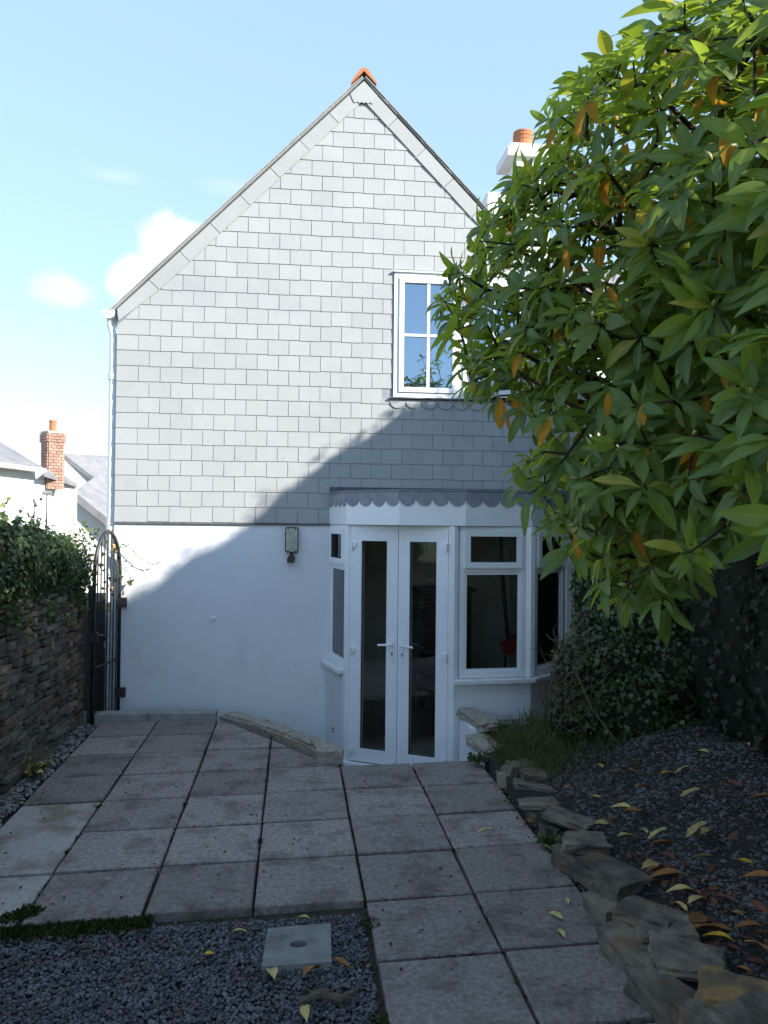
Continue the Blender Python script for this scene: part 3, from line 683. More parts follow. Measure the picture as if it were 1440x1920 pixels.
for sx in (-.034, .034):
    for sz in (-.108, .108): mb.tube([(cx+sx, W-.055, cz+sz), (cx+sx, W-.082, cz+sz)], .007, 8)
obj('screw', mb, M['black'], lamp)
mb = MB(); mb.tube([(cx, W-.03, cz-.12), (cx-.004, W-.045, cz-.16)], .012, 8); mb.prism([(cx-.038, W-.035, cz-.225), (cx+.026, W-.035, cz-.225), (cx+.032, W-.035, cz-.18), (cx+.022, W-.035, cz-.148), (cx-.022, W-.035, cz-.148), (cx-.046, W-.035, cz-.19)], (0, -.05, 0)); obj('motion_sensor', mb, M['black'], lamp)
vp = ony(400, 1159, W); cap = MB(); 
for a in range(1): cap.tube([(vp.x, W-.0003, vp.z), (vp.x, W-.018, vp.z)], .021, 14); cap.tube([(vp.x, W-.018, vp.z), (vp.x, W-.024, vp.z)], [.016, .010], 14); cap.tube([(vp.x, W-.024, vp.z), (vp.x, W-.0262, vp.z)], .005, 8)
obj('vent_cap', cap, M['upvc_soiled'], label='small round white cap on the plain render below the shadow edge', category=None) if False else tag(obj('vent_cap', cap, M['upvc_soiled']), 'small round white cap set in the plain rendered wall', 'vent cap')
cb = thing('cupboard', (1.75, W+1.35, -.38), 'dark wooden cupboard standing inside behind the bay window', 'cupboard')
mb = MB(); mb.box((1.42, W+1.15, -.379), (2.05, W+1.55, 1.02)); obj('carcass', mb, M['cupboard'], cb)
mb = MB(); mb.box((1.38, W+1.11, 1.021), (2.09, W+1.58, 1.06)); obj('top', mb, M['cupboard'], cb)
for k in (0, 1): mb = MB(); mb.box((1.44+.305*k, W+1.135, -.32), (1.73+.30*k, W+1.149, .98)); obj('door', mb, M['cupboard'], cb)
br = thing('broom', (2.15, W+.42, -.38), 'long dark handled broom with red head leaning inside the bay', 'broom')
h0 = atd(938, 990, 8.15); h1 = atd(952, 1195, 8.15); h2 = atd(946, 1262, 8.15)
mb = MB(); mb.tube([h0, h0.lerp(h1, .5)+Vector((-.01, 0, 0)), h1], .021, 8); mb.tube([h1, h2, h2+(h2-h1)*3.2], .012, 8); obj('shaft', mb, M['cupboard'], br)
c = [atd(940, 1207, 8.14), atd(985, 1185, 8.14), atd(990, 1205, 8.14), atd(960, 1228, 8.14), atd(948, 1226, 8.14)]
mb = MB(); mb.prism(c, (0, .08, 0)); obj('head', mb, M['red'], br)

# ================================================================== low walls round the sunken doorway
kb = thing('kerb', (-1.2, 7.52, -.4), 'straight pale concrete kerb between paving and house by the gate', 'kerb')
for a, b in ((-1.90, -1.30), (-1.294, -.69)):
    mb = MB(); mb.box((a, 7.455, -.41), (b, 7.62, .055)); o = obj('kerb_block', mb, M['concrete'], kb)
cp = thing('retaining_wall', (-.1, 6.9, -.4), 'rough stone capped low wall curving down from kerb to doors', 'low wall')
pts = [Vector((-.675, 7.53)), Vector((-.34, 7.16)), Vector((-.09, 6.80)), Vector((.13, 6.45)), Vector((.21, 6.13))]
mb = MB(); inn = [p+Vector((.16, .10)) for p in pts]
for i in range(len(pts)-1):
    a, b = pts[i], pts[i+1]; c_, d_ = inn[i+1], inn[i]; mb.prism([(a.x+.01, a.y, -.41), (b.x+.01, b.y, -.41), (c_.x, c_.y, -.41), (d_.x, d_.y, -.41)], (0, 0, .42))
obj('wall_face', mb, M['coping'], cp)
RV = [rock_mesh('rock_variant', 100+i, .36, rough=1.) for i in range(10)]
for m in RV: pass
def rock(name, parent, c, size, rz, m, tilt=(0, 0), i=None):
    me = RV[(random.randrange(10) if i is None else i)].copy() if False else None
    base = RV[random.randrange(10) if i is None else i]
    key = base.name+m.name
    if key not in RC:
        q = base.copy(); q.materials.append(m); RC[key] = q
    Mx = Matrix.Translation(c) @ Matrix.Rotation(rz, 4, 'Z') @ Matrix.Rotation(tilt[0], 4, 'X') @ Matrix.Rotation(tilt[1], 4, 'Y') @ Matrix.Diagonal((*size, 1))
    return obj(name, RC[key], None, parent, M=Mx)
RC = {}
for i in range(len(pts)-1):
    a, b = pts[i], pts[i+1]; d = b-a; n = 2 if i < 3 else 1
    for k in range(n):
        q = a+d*((k+.5)/n)+Vector((.085, .05)); rock('coping_stone', cp, (q.x, q.y, .004+.015*(i > 2)), (d.length/n*1.15, .16, .058+.02*(i > 2)), math.atan2(d.y, d.x)+random.uniform(-.05, .05), M['coping'], (random.uniform(-.04, .04), random.uniform(-.03, .03)))
q = Vector((.285, 6.09)); rock('end_stone', cp, (q.x, q.y, .005), (.12, .22, .19), 1.45, M['coping'], (.0, .05), 3)
# right of the doors: rendered cheek with two stepped copings
ck = thing('cheek_wall', (1.45, 6.5, -.4), 'white rendered cheek wall with two stepped coping stones right of doors', 'low wall')
mb = MB(); mb.prism([(1.44, 6.82, -.41), (1.44, 5.97, -.41), (1.44, 5.97, .005), (1.44, 6.40, .06), (1.44, 6.42, .14), (1.44, 6.82, .16)], (.10, 0, 0)); obj('rendered_face', mb, M['render'], ck)
rock('coping_stone', ck, (1.53, 6.60, .175), (.50, .20, .075), radians(-78), M['coping'], (0, .06), 2)
rock('coping_stone', ck, (1.50, 6.17, .065), (.40, .20, .085), radians(-76), M['coping'], (0, .08), 5)
rock('coping_stone', ck, (1.70, 6.66, .13), (.42, .16, .09), radians(2), M['concrete'], (0, 0), 6)

# ---- rough edging stones along the patio's right side
ed = thing('stone_edging', (1.5, 4, 0), 'dry laid rough stone edging between paving and planted bank', 'edging')
def edge_rock(px, py, z, L_, D_, Hh, ang, m='rock', tilt=(0, 0), i=None):
    z = z*.82; Hh *= .9; L_ *= .93; D_ *= .9
    p = onz(px, py, z); rock('stone', ed, (p.x, p.y, z-Hh*.42), (L_, D_, Hh), radians(ang), M[m], (radians(tilt[0]), radians(tilt[1])), i)
# (pixel of the top face centre, top height, length, depth, thickness, turn)
edge_rock(975, 1432, .18, .26, .17, .09, 12, 'rock', (4, 3), 0)
edge_rock(1002, 1448, .17, .20, .17, .09, -8, 'rock', (6, 0), 1)
edge_rock(955, 1452, .10, .14, .22, .12, 75, 'rock', (0, 4), 2)
edge_rock(1000, 1470, .12, .30, .20, .07, -25, 'rock', (-6, 4), 3)
edge_rock(1012, 1502, .13, .30, .17, .05, -12, 'rock', (3, -4), 4)
edge_rock(1010, 1526, .07, .13, .13, .08, 10, 'rock', (0, 0), 5)
edge_rock(1062, 1528, .17, .34, .26, .05, -40, 'rock', (-5, 8), 6)
edge_rock(1030, 1550, .06, .12, .16, .09, 60, 'rock', (0, 5), 8)
edge_rock(1098, 1572, .17, .30, .21, .11, -12, 'rock', (3, 0), 7)
edge_rock(1145, 1630, .19, .40, .25, .12, -68, 'rock', (0, 3), 9)
edge_rock(1070, 1600, .10, .28, .14, .14, -75, 'rock', (0, 0), 1)
edge_rock(1130, 1690, .09, .26, .13, .14, -78, 'rock', (4, 0), 4)
edge_rock(1215, 1705, .19, .30, .24, .08, -48, 'rock', (-4, 4), 2)
edge_rock(1250, 1738, .17, .30, .19, .07, -12, 'rock', (6, -3), 0)
edge_rock(1190, 1770, .12, .38, .16, .17, -72, 'rock', (0, 3), 3)
edge_rock(1295, 1785, .20, .36, .25, .10, -22, 'rock', (-4, 4), 5)
edge_rock(1255, 1850, .13, .38, .16, .17, -70, 'rock', (0, 0), 8)
edge_rock(1375, 1848, .25, .30, .24, .15, -28, 'rock_orange', (2, 4), 6)
edge_rock(1350, 1915, .20, .30, .16, .2, -60, 'rock', (0, 0), 9)
edge_rock(1440, 1905, .24, .3, .3, .14, -70, 'rock', (0, 2), 7)
for k in range(7): rock('stone', ed, (1.52, 2.35-.3*k, .09), (.32, .24, .2), radians(-85), M['rock'])

# ================================================================== left garden wall, gate, ivy
XWf = -1.875
gwl = thing('garden_wall', (XWf-.2, 4.6, 0), 'low dry stone slate wall on left topped with ivy', 'wall')
mb = MB(); mb.box((XWf-.42, -1., -.3), (XWf-.022, 7.40, 1.27)); mb.box((XWf-.42, 7.402, -.5), (XWf-.03, 9.2, 1.0)); obj('wall_core', mb, M['mortar'], gwl)
SV = [rock_mesh('wall_stone', 300+i, .16) for i in range(8)]
SM = {}
def wstone(c, size, m, rx, parent=gwl, nm='stone'):
    k = random.randrange(8); key = (k, m)
    if key not in SM: q = SV[k].copy(); q.materials.append(M[m]); SM[key] = q
    Mx = Matrix.Translation(c) @ Matrix.Rotation(rx, 4, 'X') @ Matrix.Rotation(random.uniform(-.08, .08), 4, 'Z') @ Matrix.Diagonal((*size, 1))
    return obj(nm, SM[key], None, parent, M=Mx)
z = -.02; cnt = 0
while z < 1.24:
    h = random.uniform(.024, .056); y = 4.75+random.uniform(-.2, 0)
    while y < 7.38:
        ln = random.uniform(.16, .46) if h < .042 else random.uniform(.12, .30); ln = min(ln, 7.40-y)
        if ln < .05: break
        yy = y+ln/2
        wstone((XWf-.05+random.uniform(-.020, .022), yy, z+h/2+random.uniform(-.006, .006)), (.14, ln*.985, h*random.uniform(.75, 1.0)), 'stone_brown' if yy > 7.08 and random.random() < .75 or random.random() < .08 else 'stone', random.uniform(-.05, .05)); cnt += 1; y += ln
    z += h
# other end of the wall face nearer the camera is out of frame: same stones, joined
A4 = []
zz = 0
while zz < 1.24:
    h = random.uniform(.04, .07); y = -1.
    while y < 4.5:
        ln = random.uniform(.14, .36); A4.append(np.array(Matrix.Translation((XWf-.05, y+ln/2, zz+h/2)) @ Matrix.Diagonal((.13, ln*.98, h*.93, 1)))); y += ln
    zz += h
bmv = SV[0]; instanced('stone_remainder', [v.co[:] for v in bmv.vertices], [tuple(p.vertices) for p in bmv.polygons], A4, [M['stone']], gwl, kind='stuff')

# gate
GL = Vector((-1.775, 7.43, 0)); GR = Vector((-1.655, W-.03, 0))
gate = thing('garden_gate', ((GL+GR)/2+Vector((0, 0, -.3))), 'black wrought iron arched gate with brass collars beside house corner', 'gate')
u = (GR-GL); LG = u.length; u = u/LG
zt0 = 1.28; gz0 = -.28
def gp(t, z): return Vector((GL.x+u.x*t, GL.y+u.y*t, z))
zl = 1.30; ztop = ony(205, 997, (GL.y+GR.y)/2).z
arch = [gp(0, gz0), gp(0, zl)]+[gp(LG/2-LG/2*cos(pi*k/16), zl+(ztop-zl)*sin(pi*k/16)) for k in range(1, 16)]+[gp(LG, zl), gp(LG, gz0)]
mb = MB(); mb.tube(arch, .017, 8); obj('frame', mb, M['iron'], gate, smooth=True)
archz = lambda t: zl+(ztop-zl)*math.sqrt(max(0, 1-((t-LG/2)/(LG/2))**2))
for k in range(1, 8):
    t = LG*k/8; mb = MB(); mb.tube([gp(t, gz0), gp(t, archz(t))], .0062 if k != 4 else .008, 6); obj('bar', mb, M['iron'], gate)
for zz in (.48, gz0+.06): mb = MB(); mb.tube([gp(0, zz), gp(LG, zz)], .010, 6); obj('rail', mb, M['iron'], gate)
for t, zz in ((LG/2, .98), (LG/2, 1.02), (LG*.66, 1.16), (LG*.34, 1.10), (LG*.78, 1.52), (LG*.70, 1.56)):
    mb = MB(); mb.lathe([(.008, -.022), (.02, -.012), (.02, .0), (.013, .006), (.02, .012), (.016, .022), (.006, .026)], gp(t, zz), 10); obj('collar', mb, M['gold'], gate)
for zz in (1.02, .16): mb = MB(); mb.box((GR.x-.03, W-.05, zz-.045), (GR.x+.065, W-.0008, zz+.045)); obj('hinge', mb, M['iron'], gate)
mb = MB(); mb.box((GL.x-.05, GL.y-.03, .72), (GL.x+.04, GL.y+.03, .80)); mb.tube([gp(.0, .77), gp(.09, .76)+Vector((.05, -.02, 0)), gp(.13, .72)+Vector((.05, -.02, 0))], .012, 6); obj('latch', mb, M['iron'], gate)
pst = MB(); pst.box((GL.x-.045, GL.y-.02, -.3), (GL.x-.0205, GL.y+.02, 1.22)); obj('gate_post', pst, M['iron'], gate)

# ivy: leaves spread over mounds, round an added solid dark filler
IVT = ivy_template()
def blob_core(name, parent, lumps, m, seed=0, sub=3, amp=.12):  # solid dark filler added inside leaf mounds so they are not see-through
    bm = bmesh.new(); r = random.Random(seed)
    for c, rad in lumps:
        q = bmesh.ops.create_icosphere(bm, subdivisions=sub, radius=1)
        for v in q['verts']:
            n = v.co.copy(); k = 1+amp*(sin(n.x*5+c[0]*3)+sin(n.y*6+c[1]*5)+sin(n.z*5+seed))/1.6
            v.co = Vector((c[0]+n.x*rad[0]*k, c[1]+n.y*rad[1]*k, c[2]+n.z*rad[2]*k))
    me = bpy.data.meshes.new(name); bm.to_mesh(me); bm.free()
    return obj(name, me, m, parent, smooth=True)
def ivy_leaves(lumps, n, size, shell=(.92, 1.12), droop=.5):
    out = []; wts = [l[1][0]*l[1][1]+l[1][1]*l[1][2] for l in lumps]
    for _ in range(n):
        c, rad = random.choices(lumps, wts)[0]; d = rvec(); k = random.uniform(*shell)
        p = Vector((c[0]+d.x*rad[0]*k, c[1]+d.y*rad[1]*k, c[2]+d.z*rad[2]*k))
        nn = (Vector((d.x/rad[0], d.y/rad[1], d.z/rad[2])).normalized()+rvec()*.55).normalized()
        t = (Vector((0, 0, -droop))+rvec()).normalized(); t = (t-nn*t.dot(nn)).normalized()
        out.append(np.array(frame_m(p, t, nn, random.uniform(*size))))
    return out
ivy = thing('ivy', (XWf-.2, 6.3, 1.2), 'dark green ivy mound growing over the left garden wall', 'ivy')
lum = []
for k in range(13):
    y = 4.7+k*.215; lum.append(((XWf-.16+random.uniform(-.06, .06), y, 1.42+.12*sin(k*1.7)+(.05 if k < 8 else -.02)-(.10 if k > 10 else 0)), (random.uniform(.26, .34), random.uniform(.22, .3), random.uniform(.22, .32))))
lum.append(((XWf-.1, 7.36, 1.34), (.22, .20, .22)))
blob_core('filler_core', ivy, [(c, tuple(q*.74 for q in r)) for c, r in lum], M['hedge_core'], 3)
A4 = ivy_leaves(lum, 14000, (.022, .046), (.78, 1.1)); instanced('foliage', *IVT, A4, [M['ivy']], ivy, kind='stuff')
# loose shoots standing up out of the ivy and hanging down
tw = MB(); LV = []
for k in range(46):
    c, r = random.choice(lum); p = Vector((c[0]+random.uniform(-.2, .2), c[1]+random.uniform(-.2, .2), c[2]+r[2]*.8)); d = Vector((random.uniform(-.5, .7), random.uniform(-.6, .4), random.uniform(.5, 1.2))).normalized()
    if k % 3 == 0: p = Vector((XWf+.05, c[1], 1.2)); d = Vector((.15, random.uniform(-.4, .4), -1)).normalized()
    ln = random.uniform(.10, .26); pp = [p]
    for q in range(4): pp.append(pp[-1]+d*ln/4); d = (d+rvec()*.25).normalized()
    tw.tube(pp, [.003, .0028, .0024, .002, .0015], 4, cap=False)
    for q in range(1, 5):
        for _ in range(2): LV.append(np.array(frame_m(pp[q], rvec(), (rvec()+Vector((.3, -.5, .8))).normalized(), random.uniform(.03, .055))))
obj('shoots', tw, M['bark'], ivy, kind='stuff'); instanced('shoot_leaves', *IVT, LV, [M['ivy_pale'], M['ivy']], ivy, midx=[random.random() < .5 for _ in LV], kind='stuff')
# tendrils trailing from the gate across the white wall
td = thing('ivy_tendril', (GR.x, W-.06, 1.4), 'thin trailing ivy tendrils hanging from gate before white wall', 'tendril')
tm = MB(); LV = []
for path in ([(222, 1020), (240, 1024), (256, 1040), (270, 1053), (284, 1058), (300, 1054)], [(222, 1012), (232, 1022), (242, 1020)], [(222, 1062), (233, 1066), (243, 1076), (244, 1090)]):
    pp = [ony(x, y, W-.07) for x, y in path]; tm.tube(pp, .0025, 4)
    for i in range(len(pp)-1):
        for k in range(2): LV.append(np.array(frame_m(pp[i].lerp(pp[i+1], random.random()), rvec(), (rvec()*.5+Vector((.2, -1, .3))), random.uniform(.012, .024))))
e = ony(244, 1092, W-.07)
for k in range(6): LV.append(np.array(frame_m(e+rvec()*.02, rvec(), rvec()*.5+Vector((0, -1, .3)), .045)))
for k in range(26): q = gp(random.uniform(.0, LG), random.uniform(1.0, 1.65))+Vector((.03, -.02, 0)); LV.append(np.array(frame_m(q, rvec(), rvec()+Vector((.4, -1, .3)), random.uniform(.03, .06))))
obj('stem', tm, M['bark'], td); instanced('leaves', *IVT, LV, [M['ivy'], M['ivy_pale']], td, midx=[random.random() < .35 for _ in LV], kind='stuff')

# ================================================================== right: boundary wall, hedge, ivy bush
bw = thing('boundary_wall', (2.95, 4, 0), 'dark stone boundary wall in deep shade under the tree', 'wall')
mb = MB(); mb.box((2.86, -1., -.2), (3.15, 7.55, 1.75)); obj('wall_core', mb, M['mortar'], bw)
z = .25; 
while z < 1.72:
    h = random.uniform(.07, .13); y = 3.2+random.uniform(-.2, 0)
    while y < 6.6:
        ln = random.uniform(.18, .42); wstone((2.855+random.uniform(-.015, .01), y+ln/2, z+h/2), (.10, ln*.98, h*.94), 'stone', 0, bw); y += ln
    z += h
iw = thing('wall_ivy', (2.8, 4.8, 1.2), 'shade darkened ivy curtain hanging over boundary wall behind the bushy mound', 'ivy')
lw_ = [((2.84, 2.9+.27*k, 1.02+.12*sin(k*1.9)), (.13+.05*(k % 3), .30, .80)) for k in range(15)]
blob_core('filler_core', iw, [(c, (r[0]*.8, r[1]*.86, r[2]*.9)) for c, r in lw_], M['hedge_core'], 9)
A4 = ivy_leaves(lw_, 9000, (.03, .06), (.88, 1.15)); instanced('foliage', *IVT, A4, [M['ivy_shaded']], iw, kind='stuff')
hg = thing('hedge', (3.6, 2.5, 0), 'tall dense evergreen hedge behind tree along right boundary', 'hedge')
def sstep(a, b, x): t = min(1, max(0, (x-a)/(b-a))); return t*t*(3-2*t)
_sh = sorted((W-.7*(3.3-q.x), q.z+.63*(3.3-q.x)) for q in [ony(a, b, W) for a, b in ((240, 1130), (330, 1065), (400, 1025), (480, 975), (530, 925), (580, 885), (640, 850), (720, 795), (800, 760), (860, 742))])
def hz(Y): return float(np.interp(Y, [-4, 2.2, 2.75, 3.8, 4.25]+[a for a, b in _sh], [3.95, 3.95, 4.75, 4.75, _sh[0][1]]+[b for a, b in _sh]))+.03*sin(Y*13)
mb = MB(); nn_ = 120
for k in range(nn_+1):
    Y = -3.2+(7.7+3.2)*k/nn_; h = hz(Y)-.0
    for X, Z in ((3.22, -.3), (3.20+.05*sin(k*.9), 1.9), (3.16+.06*sin(k*.7), h-.35), (3.30, h), (3.8, h), (4.0, h-.4), (4.0, -.3)): mb.v.append((X, Y, Z))
for k in range(nn_):
    for q in range(6): a = k*7+q; mb.f.append((a, a+1, a+8, a+7)); mb.m.append(0)
mb.f += [tuple(range(7)), tuple(nn_*7+q for q in reversed(range(7)))]; mb.m += [0, 0]
obj('light_block_core', mb, M['hedge_core'], hg)  # solid dark core added inside the leaves to block light
A4 = []
for k in range(9500):
    Y = random.uniform(-3.2, 7.75); h = hz(Y); r = random.random()
    if r < .35: p = Vector((random.uniform(3.15, 3.95), Y, h+random.uniform(-.12, .08 if Y > 5.95 else .012))); n = Vector((random.uniform(-.6, .3), random.uniform(-.5, .5), 1))
    else: zz = random.uniform(.3, h); p = Vector((3.17+random.uniform(-.08, .06), Y, zz)); n = Vector((-1, random.uniform(-.7, .3), random.uniform(-.2, .9)))
    A4.append(np.array(frame_m(p, rvec(), (n.normalized()+rvec()*.5), random.uniform(.06, .12))))
instanced('foliage', *simple_leaf(), A4, [M['hedge']], hg, kind='stuff')
# ivy grown stump in front of the bay's right end
bu = thing('ivy_bush', (2.25, 5.75, .2), 'ivy clad bushy mound under tree right of the bay window', 'bush')
def bp_(px, py, d): return atd(px, py, d)
lum = [(bp_(1180, 1330, 5.7), (.36, .36, .36)), (bp_(1150, 1240, 5.8), (.34, .34, .34)), (bp_(1190, 1160, 5.8), (.30, .32, .30)), (bp_(1250, 1250, 5.7), (.36, .36, .36)), (bp_(1100, 1330, 5.8), (.28, .28, .25)), (bp_(1160, 1110, 5.9), (.22, .24, .22)), (bp_(1290, 1160, 5.9), (.34, .34, .36)), (bp_(1340, 1260, 5.8), (.34, .36, .36)), (bp_(1120, 1175, 5.9), (.17, .2, .2)), (bp_(1420, 1180, 5.6), (.4, .4, .45)), (bp_(1270, 1370, 5.6), (.34, .3, .2)), (bp_(1085, 1255, 5.8), (.20, .22, .26)), (bp_(1075, 1330, 5.75), (.20, .22, .22)), (bp_(1112, 1110, 6.35), (.17, .2, .36)), (bp_(1122, 1010, 6.5), (.20, .2, .36)), (bp_(1135, 920, 6.6), (.2, .2, .3))]
lum = [(tuple(c), r) for c, r in lum]
blob_core('filler_core', bu, [(c, tuple(q*.84 for q in r)) for c, r in lum], M['hedge_core'], 5)
A4 = ivy_leaves(lum, 17000, (.022, .046), (.84, 1.10)); instanced('foliage', *IVT, A4, [M['ivy'], M['ivy_pale']], bu, midx=[random.random() < .03 for _ in A4], kind='stuff')
tw = MB()
for k in range(120):
    c = atd(random.gauss(1075, 32), random.gauss(1275, 55), 5.52+random.uniform(-.06, .14)); d = Vector((random.uniform(-1, .6), random.uniform(-.6, .2), random.uniform(-.9, .7))).normalized(); pp = [c]
    for q in range(5): pp.append(pp[-1]+d*random.uniform(.03, .075)); d = (d+rvec()*.8+Vector((0, 0, -.2))).normalized()
    tw.tube(pp, [.0028, .0026, .0022, .0018, .0015, .001], 4, cap=False)
for path in ([(1100, 1150), (1062, 1205), (1042, 1245), (1028, 1300), (1030, 1345)], [(1105, 1270), (1072, 1290), (1062, 1330), (1028, 1395)], [(1160, 1395), (1110, 1330), (1080, 1260)]):
    tw.tube([atd(x, y, 5.4) for x, y in path], .005, 5)
obj('dry_twigs', tw, M['twig_dry'], bu)

# ================================================================== TREE (large leaved evergreen shrub-tree on the right)
poly = [(1275, -40), (1200, 30), (1110, 95), (1015, 150), (995, 200), (1010, 270), (925, 320), (860, 420), (850, 470), (775, 560), (790, 620), (830, 680), (810, 740), (880, 775), (950, 800), (1010, 820), (955, 880), (930, 950), (1005, 1020), (1060, 1100), (1150, 1165), (1240, 1180), (1310, 1050), (1400, 1010), (1500, 1040), (1900, 950), (2000, -200), (1500, -190)]
def inside(x, y, P):
    r = False; j = len(P)-1
    for i in range(len(P)):
        (xi, yi), (xj, yj) = P[i], P[j]
        if (yi > y) != (yj > y) and x < (xj-xi)*(y-yi)/(yj-yi)+xi: r = not r
        j = i
    return r
pin = [(1400+(x-1400)*.925, 470+(y-470)*.93) for x, y in poly]
CEN = Vector((2.05, 3.2, 2.45))
whorls = []; tries = 0
def dn_(px): return max(1.75, 3.35-(px-800)/640*1.5)
while len(whorls) < 1280 and tries < 60000:
    tries += 1
    px = random.uniform(760, 1950); py = random.uniform(-450, 1150)
    if not inside(px, py, pin): continue
    if px > 1500 and random.random() < .45: continue
    t = min(1, max(0, (px-790)/500)); thick = .85+1.15*t
    d = dn_(px)+thick*random.random()**1.25
    p = atd(px, py, d)
    if p.x > 3.05 or p.z < .75: continue
    sep = .078 if random.random() < .8 else .055
    if any((p-w).length < sep for w in whorls): continue
    whorls.append(p)
for px, py in ((952, 345), (985, 326), (1012, 296), (928, 368), (900, 405), (1045, 272), (1000, 345), (965, 385), (1030, 330), (880, 440), (1070, 300)):
    whorls.append(atd(px+20, py+12, random.uniform(3.0, 3.5)))
front = len(whorls); tries = 0
while len(whorls) < front+260 and tries < 60000:      # the rest of the crown, above and behind
    tries += 1
    p = Vector((random.uniform(1.3, 3.1), random.uniform(.6, 5.2), random.uniform(2.1, 4.0)))
    if p.y < 2.5 and p.z > 3.0 or p.y > 4.0 and p.z > 3.1: continue
    px, py, d = proj(p)
    if d > .3 and -100 < px < 1500 and -100 < py < 1960 and not inside(px, py, pin): continue
    if (p-Vector((0, 0, CAMH))).length < 1.5: continue
    if p.z > 4.15-.35*abs(p.y-3.2)/2: continue
    if any((p-w).length < .13 for w in whorls): continue
    whorls.append(p)
tree = thing('rhododendron_tree', (2.72, 3.35, .35), 'large leaved evergreen tree overhanging from right with some orange leaves', 'tree')
# skeleton: trunk with limbs, every whorl hung on the nearest branch
base = Vector((2.72, 3.35, .38)); tpts = [base, Vector((2.70, 3.36, .8)), Vector((2.62, 3.34, 1.3)), Vector((2.52, 3.32, 1.75)), Vector((2.40, 3.3, 2.15)), Vector((2.28, 3.25, 2.6)), Vector((2.2, 3.2, 3.1))]
nodes = [(p, i-1) for i, p in enumerate(tpts)]
order = sorted(whorls, key=lambda p: min((p-q).length for q in tpts))
dist = [0.]
for i in range(1, len(nodes)): dist.append(dist[-1]+(nodes[i][0]-nodes[i-1][0]).length)
for w in order:
    best = None
    for i, (q, par) in enumerate(nodes):
        if i < 2: continue
        c = (w-q).length+.22*dist[i]
        if best is None or c < best[0]: best = (c, i)
    i = best[1]; q = nodes[i][0]; L_ = (w-q).length; prev = i; ns = max(1, int(L_/.14))
    sag = rvec()*.06*L_+Vector((0, 0, -.10*L_))
    for s in range(1, ns+1):
        t = s/ns; p = q.lerp(w, t)+sag*sin(pi*t)
        nodes.append((p, prev)); dist.append(dist[prev]+(p-nodes[prev][0]).length); prev = len(nodes)-1
desc = [0]*len(nodes)
for i in range(len(nodes)-1, 0, -1):
    desc[i] = max(desc[i], 0)+1; 
    if nodes[i][1] is not None and nodes[i][1] >= 0: desc[nodes[i][1]] += desc[i]
rad = [min(.06, .0032*(d**.47)) for d in desc]
limbs = {}; thin = MB(); rootof = {}
for i, (p, par) in enumerate(nodes):
    if par is None or par < 0 or i < len(tpts): continue
    if rad[i] > .009:
        rootof[i] = rootof.get(par, i) if par >= len(tpts) else i
        tgt = limbs.setdefault(rootof[i], MB())
    else: tgt = thin
    tgt.tube([nodes[par][0], p], [min(rad[par], rad[i]*1.5), rad[i]], 6 if rad[i] > .009 else 4, cap=False)
mb = MB(); mb.tube(tpts, [.085, .075, .066, .058, .05, .042, .03], 12); obj('trunk', mb, M['bark'], tree, smooth=True)
for lm in limbs.values(): obj('limb', lm, M['bark'], tree, smooth=True); obj('twigs', thin, M['bark'], tree, kind='stuff')
leaves = []      # (matrix, kind, pixel size, variant)
VAR = [leaf_template(.175, .20, .32), leaf_template(.19, .36, .22, wav=.016), leaf_template(.155, .08, .45), leaf_template(.18, .28, .28, wav=-.02), leaf_template(.165, .55, .2, wav=.01)]
buds = []
for w in whorls:
    out = (w-CEN); out.z *= .6; out = out.normalized() if out.length > .1 else rvec()
    ax = (out*.75+Vector((0, 0, .55))+rvec()*.55).normalized(); s = ax.orthogonal().normalized(); tq = ax.cross(s)
    n = random.randint(5, 10); a0 = random.uniform(0, 6.28); L0 = random.uniform(.088, .150)
    px, py, d = proj(w)
    low = max(0, (py-600)/500)
    for k in range(n):
        a = a0+2.399*k+random.uniform(-.25, .25); th = radians(random.uniform(42, 88)+12*low)
        dr = (ax*cos(th)+(s*cos(a)+tq*sin(a))*sin(th)+Vector((0, 0, -.16-.25*low))).normalized()
        nn = (ax-dr*ax.dot(dr)+rvec()*.25).normalized(); L_ = L0*random.uniform(.6, 1.15)
        old = random.choices((0, 1, 2), (.925, .025, .05))[0]
        if old == 1: dr = (dr*.5+Vector((0, 0, -1))).normalized(); 
        leaves.append((frame_m(w+dr*.012-ax*.012*random.random()*2, dr, nn, (L_, L_*random.uniform(.85, 1.15), L_)), int(old), L_/d*FPX*(1 if -40 < px < 1440 and py > -20 and d < dn_(px)+.45 else .2), random.randrange(5)))
    if random.random() < .5: buds.append(np.array(frame_m(w+ax*.004, ax, s, .034)))
# a few clearly hanging orange leaves as in the photograph
for px, py, d, L_ in ((940, 745, 3.25, .13), (965, 735, 3.25, .12), (1125, 445, 2.7, .12), (1365, 225, 2.1, .12), (1300, 385, 2.25, .09), (1290, 505, 2.2, .06), (1140, 735, 2.5, .07), (1205, 755, 2.4, .07)):
    leaves.append((frame_m(atd(px, py, d), Vector((random.uniform(-.2, .2), -.1, -1)), Vector((-.3, -1, .1)), (L_, L_*1.15, L_)), 1, 200, random.randrange(5)))
leaves.sort(key=lambda l: -l[2])
LM = {}
for Mx, old, s, vr in leaves[:300]:
    if (vr, old) not in LM:
        me = bpy.data.meshes.new('leaf'); me.from_pydata(VAR[vr][0], [], VAR[vr][1]); me.attributes.new('rib', 'FLOAT', 'POINT').data.foreach_set('value', [float(i % 3 == 1) for i in range(len(VAR[vr][0]))]); me.materials.append((M['leaf'], M['leaf_old'], M['leaf_yellow'])[old]); me.polygons.foreach_set('use_smooth', [True]*len(me.polygons)); LM[(vr, old)] = me
    obj('leaf', LM[(vr, old)], None, tree, M=Mx)
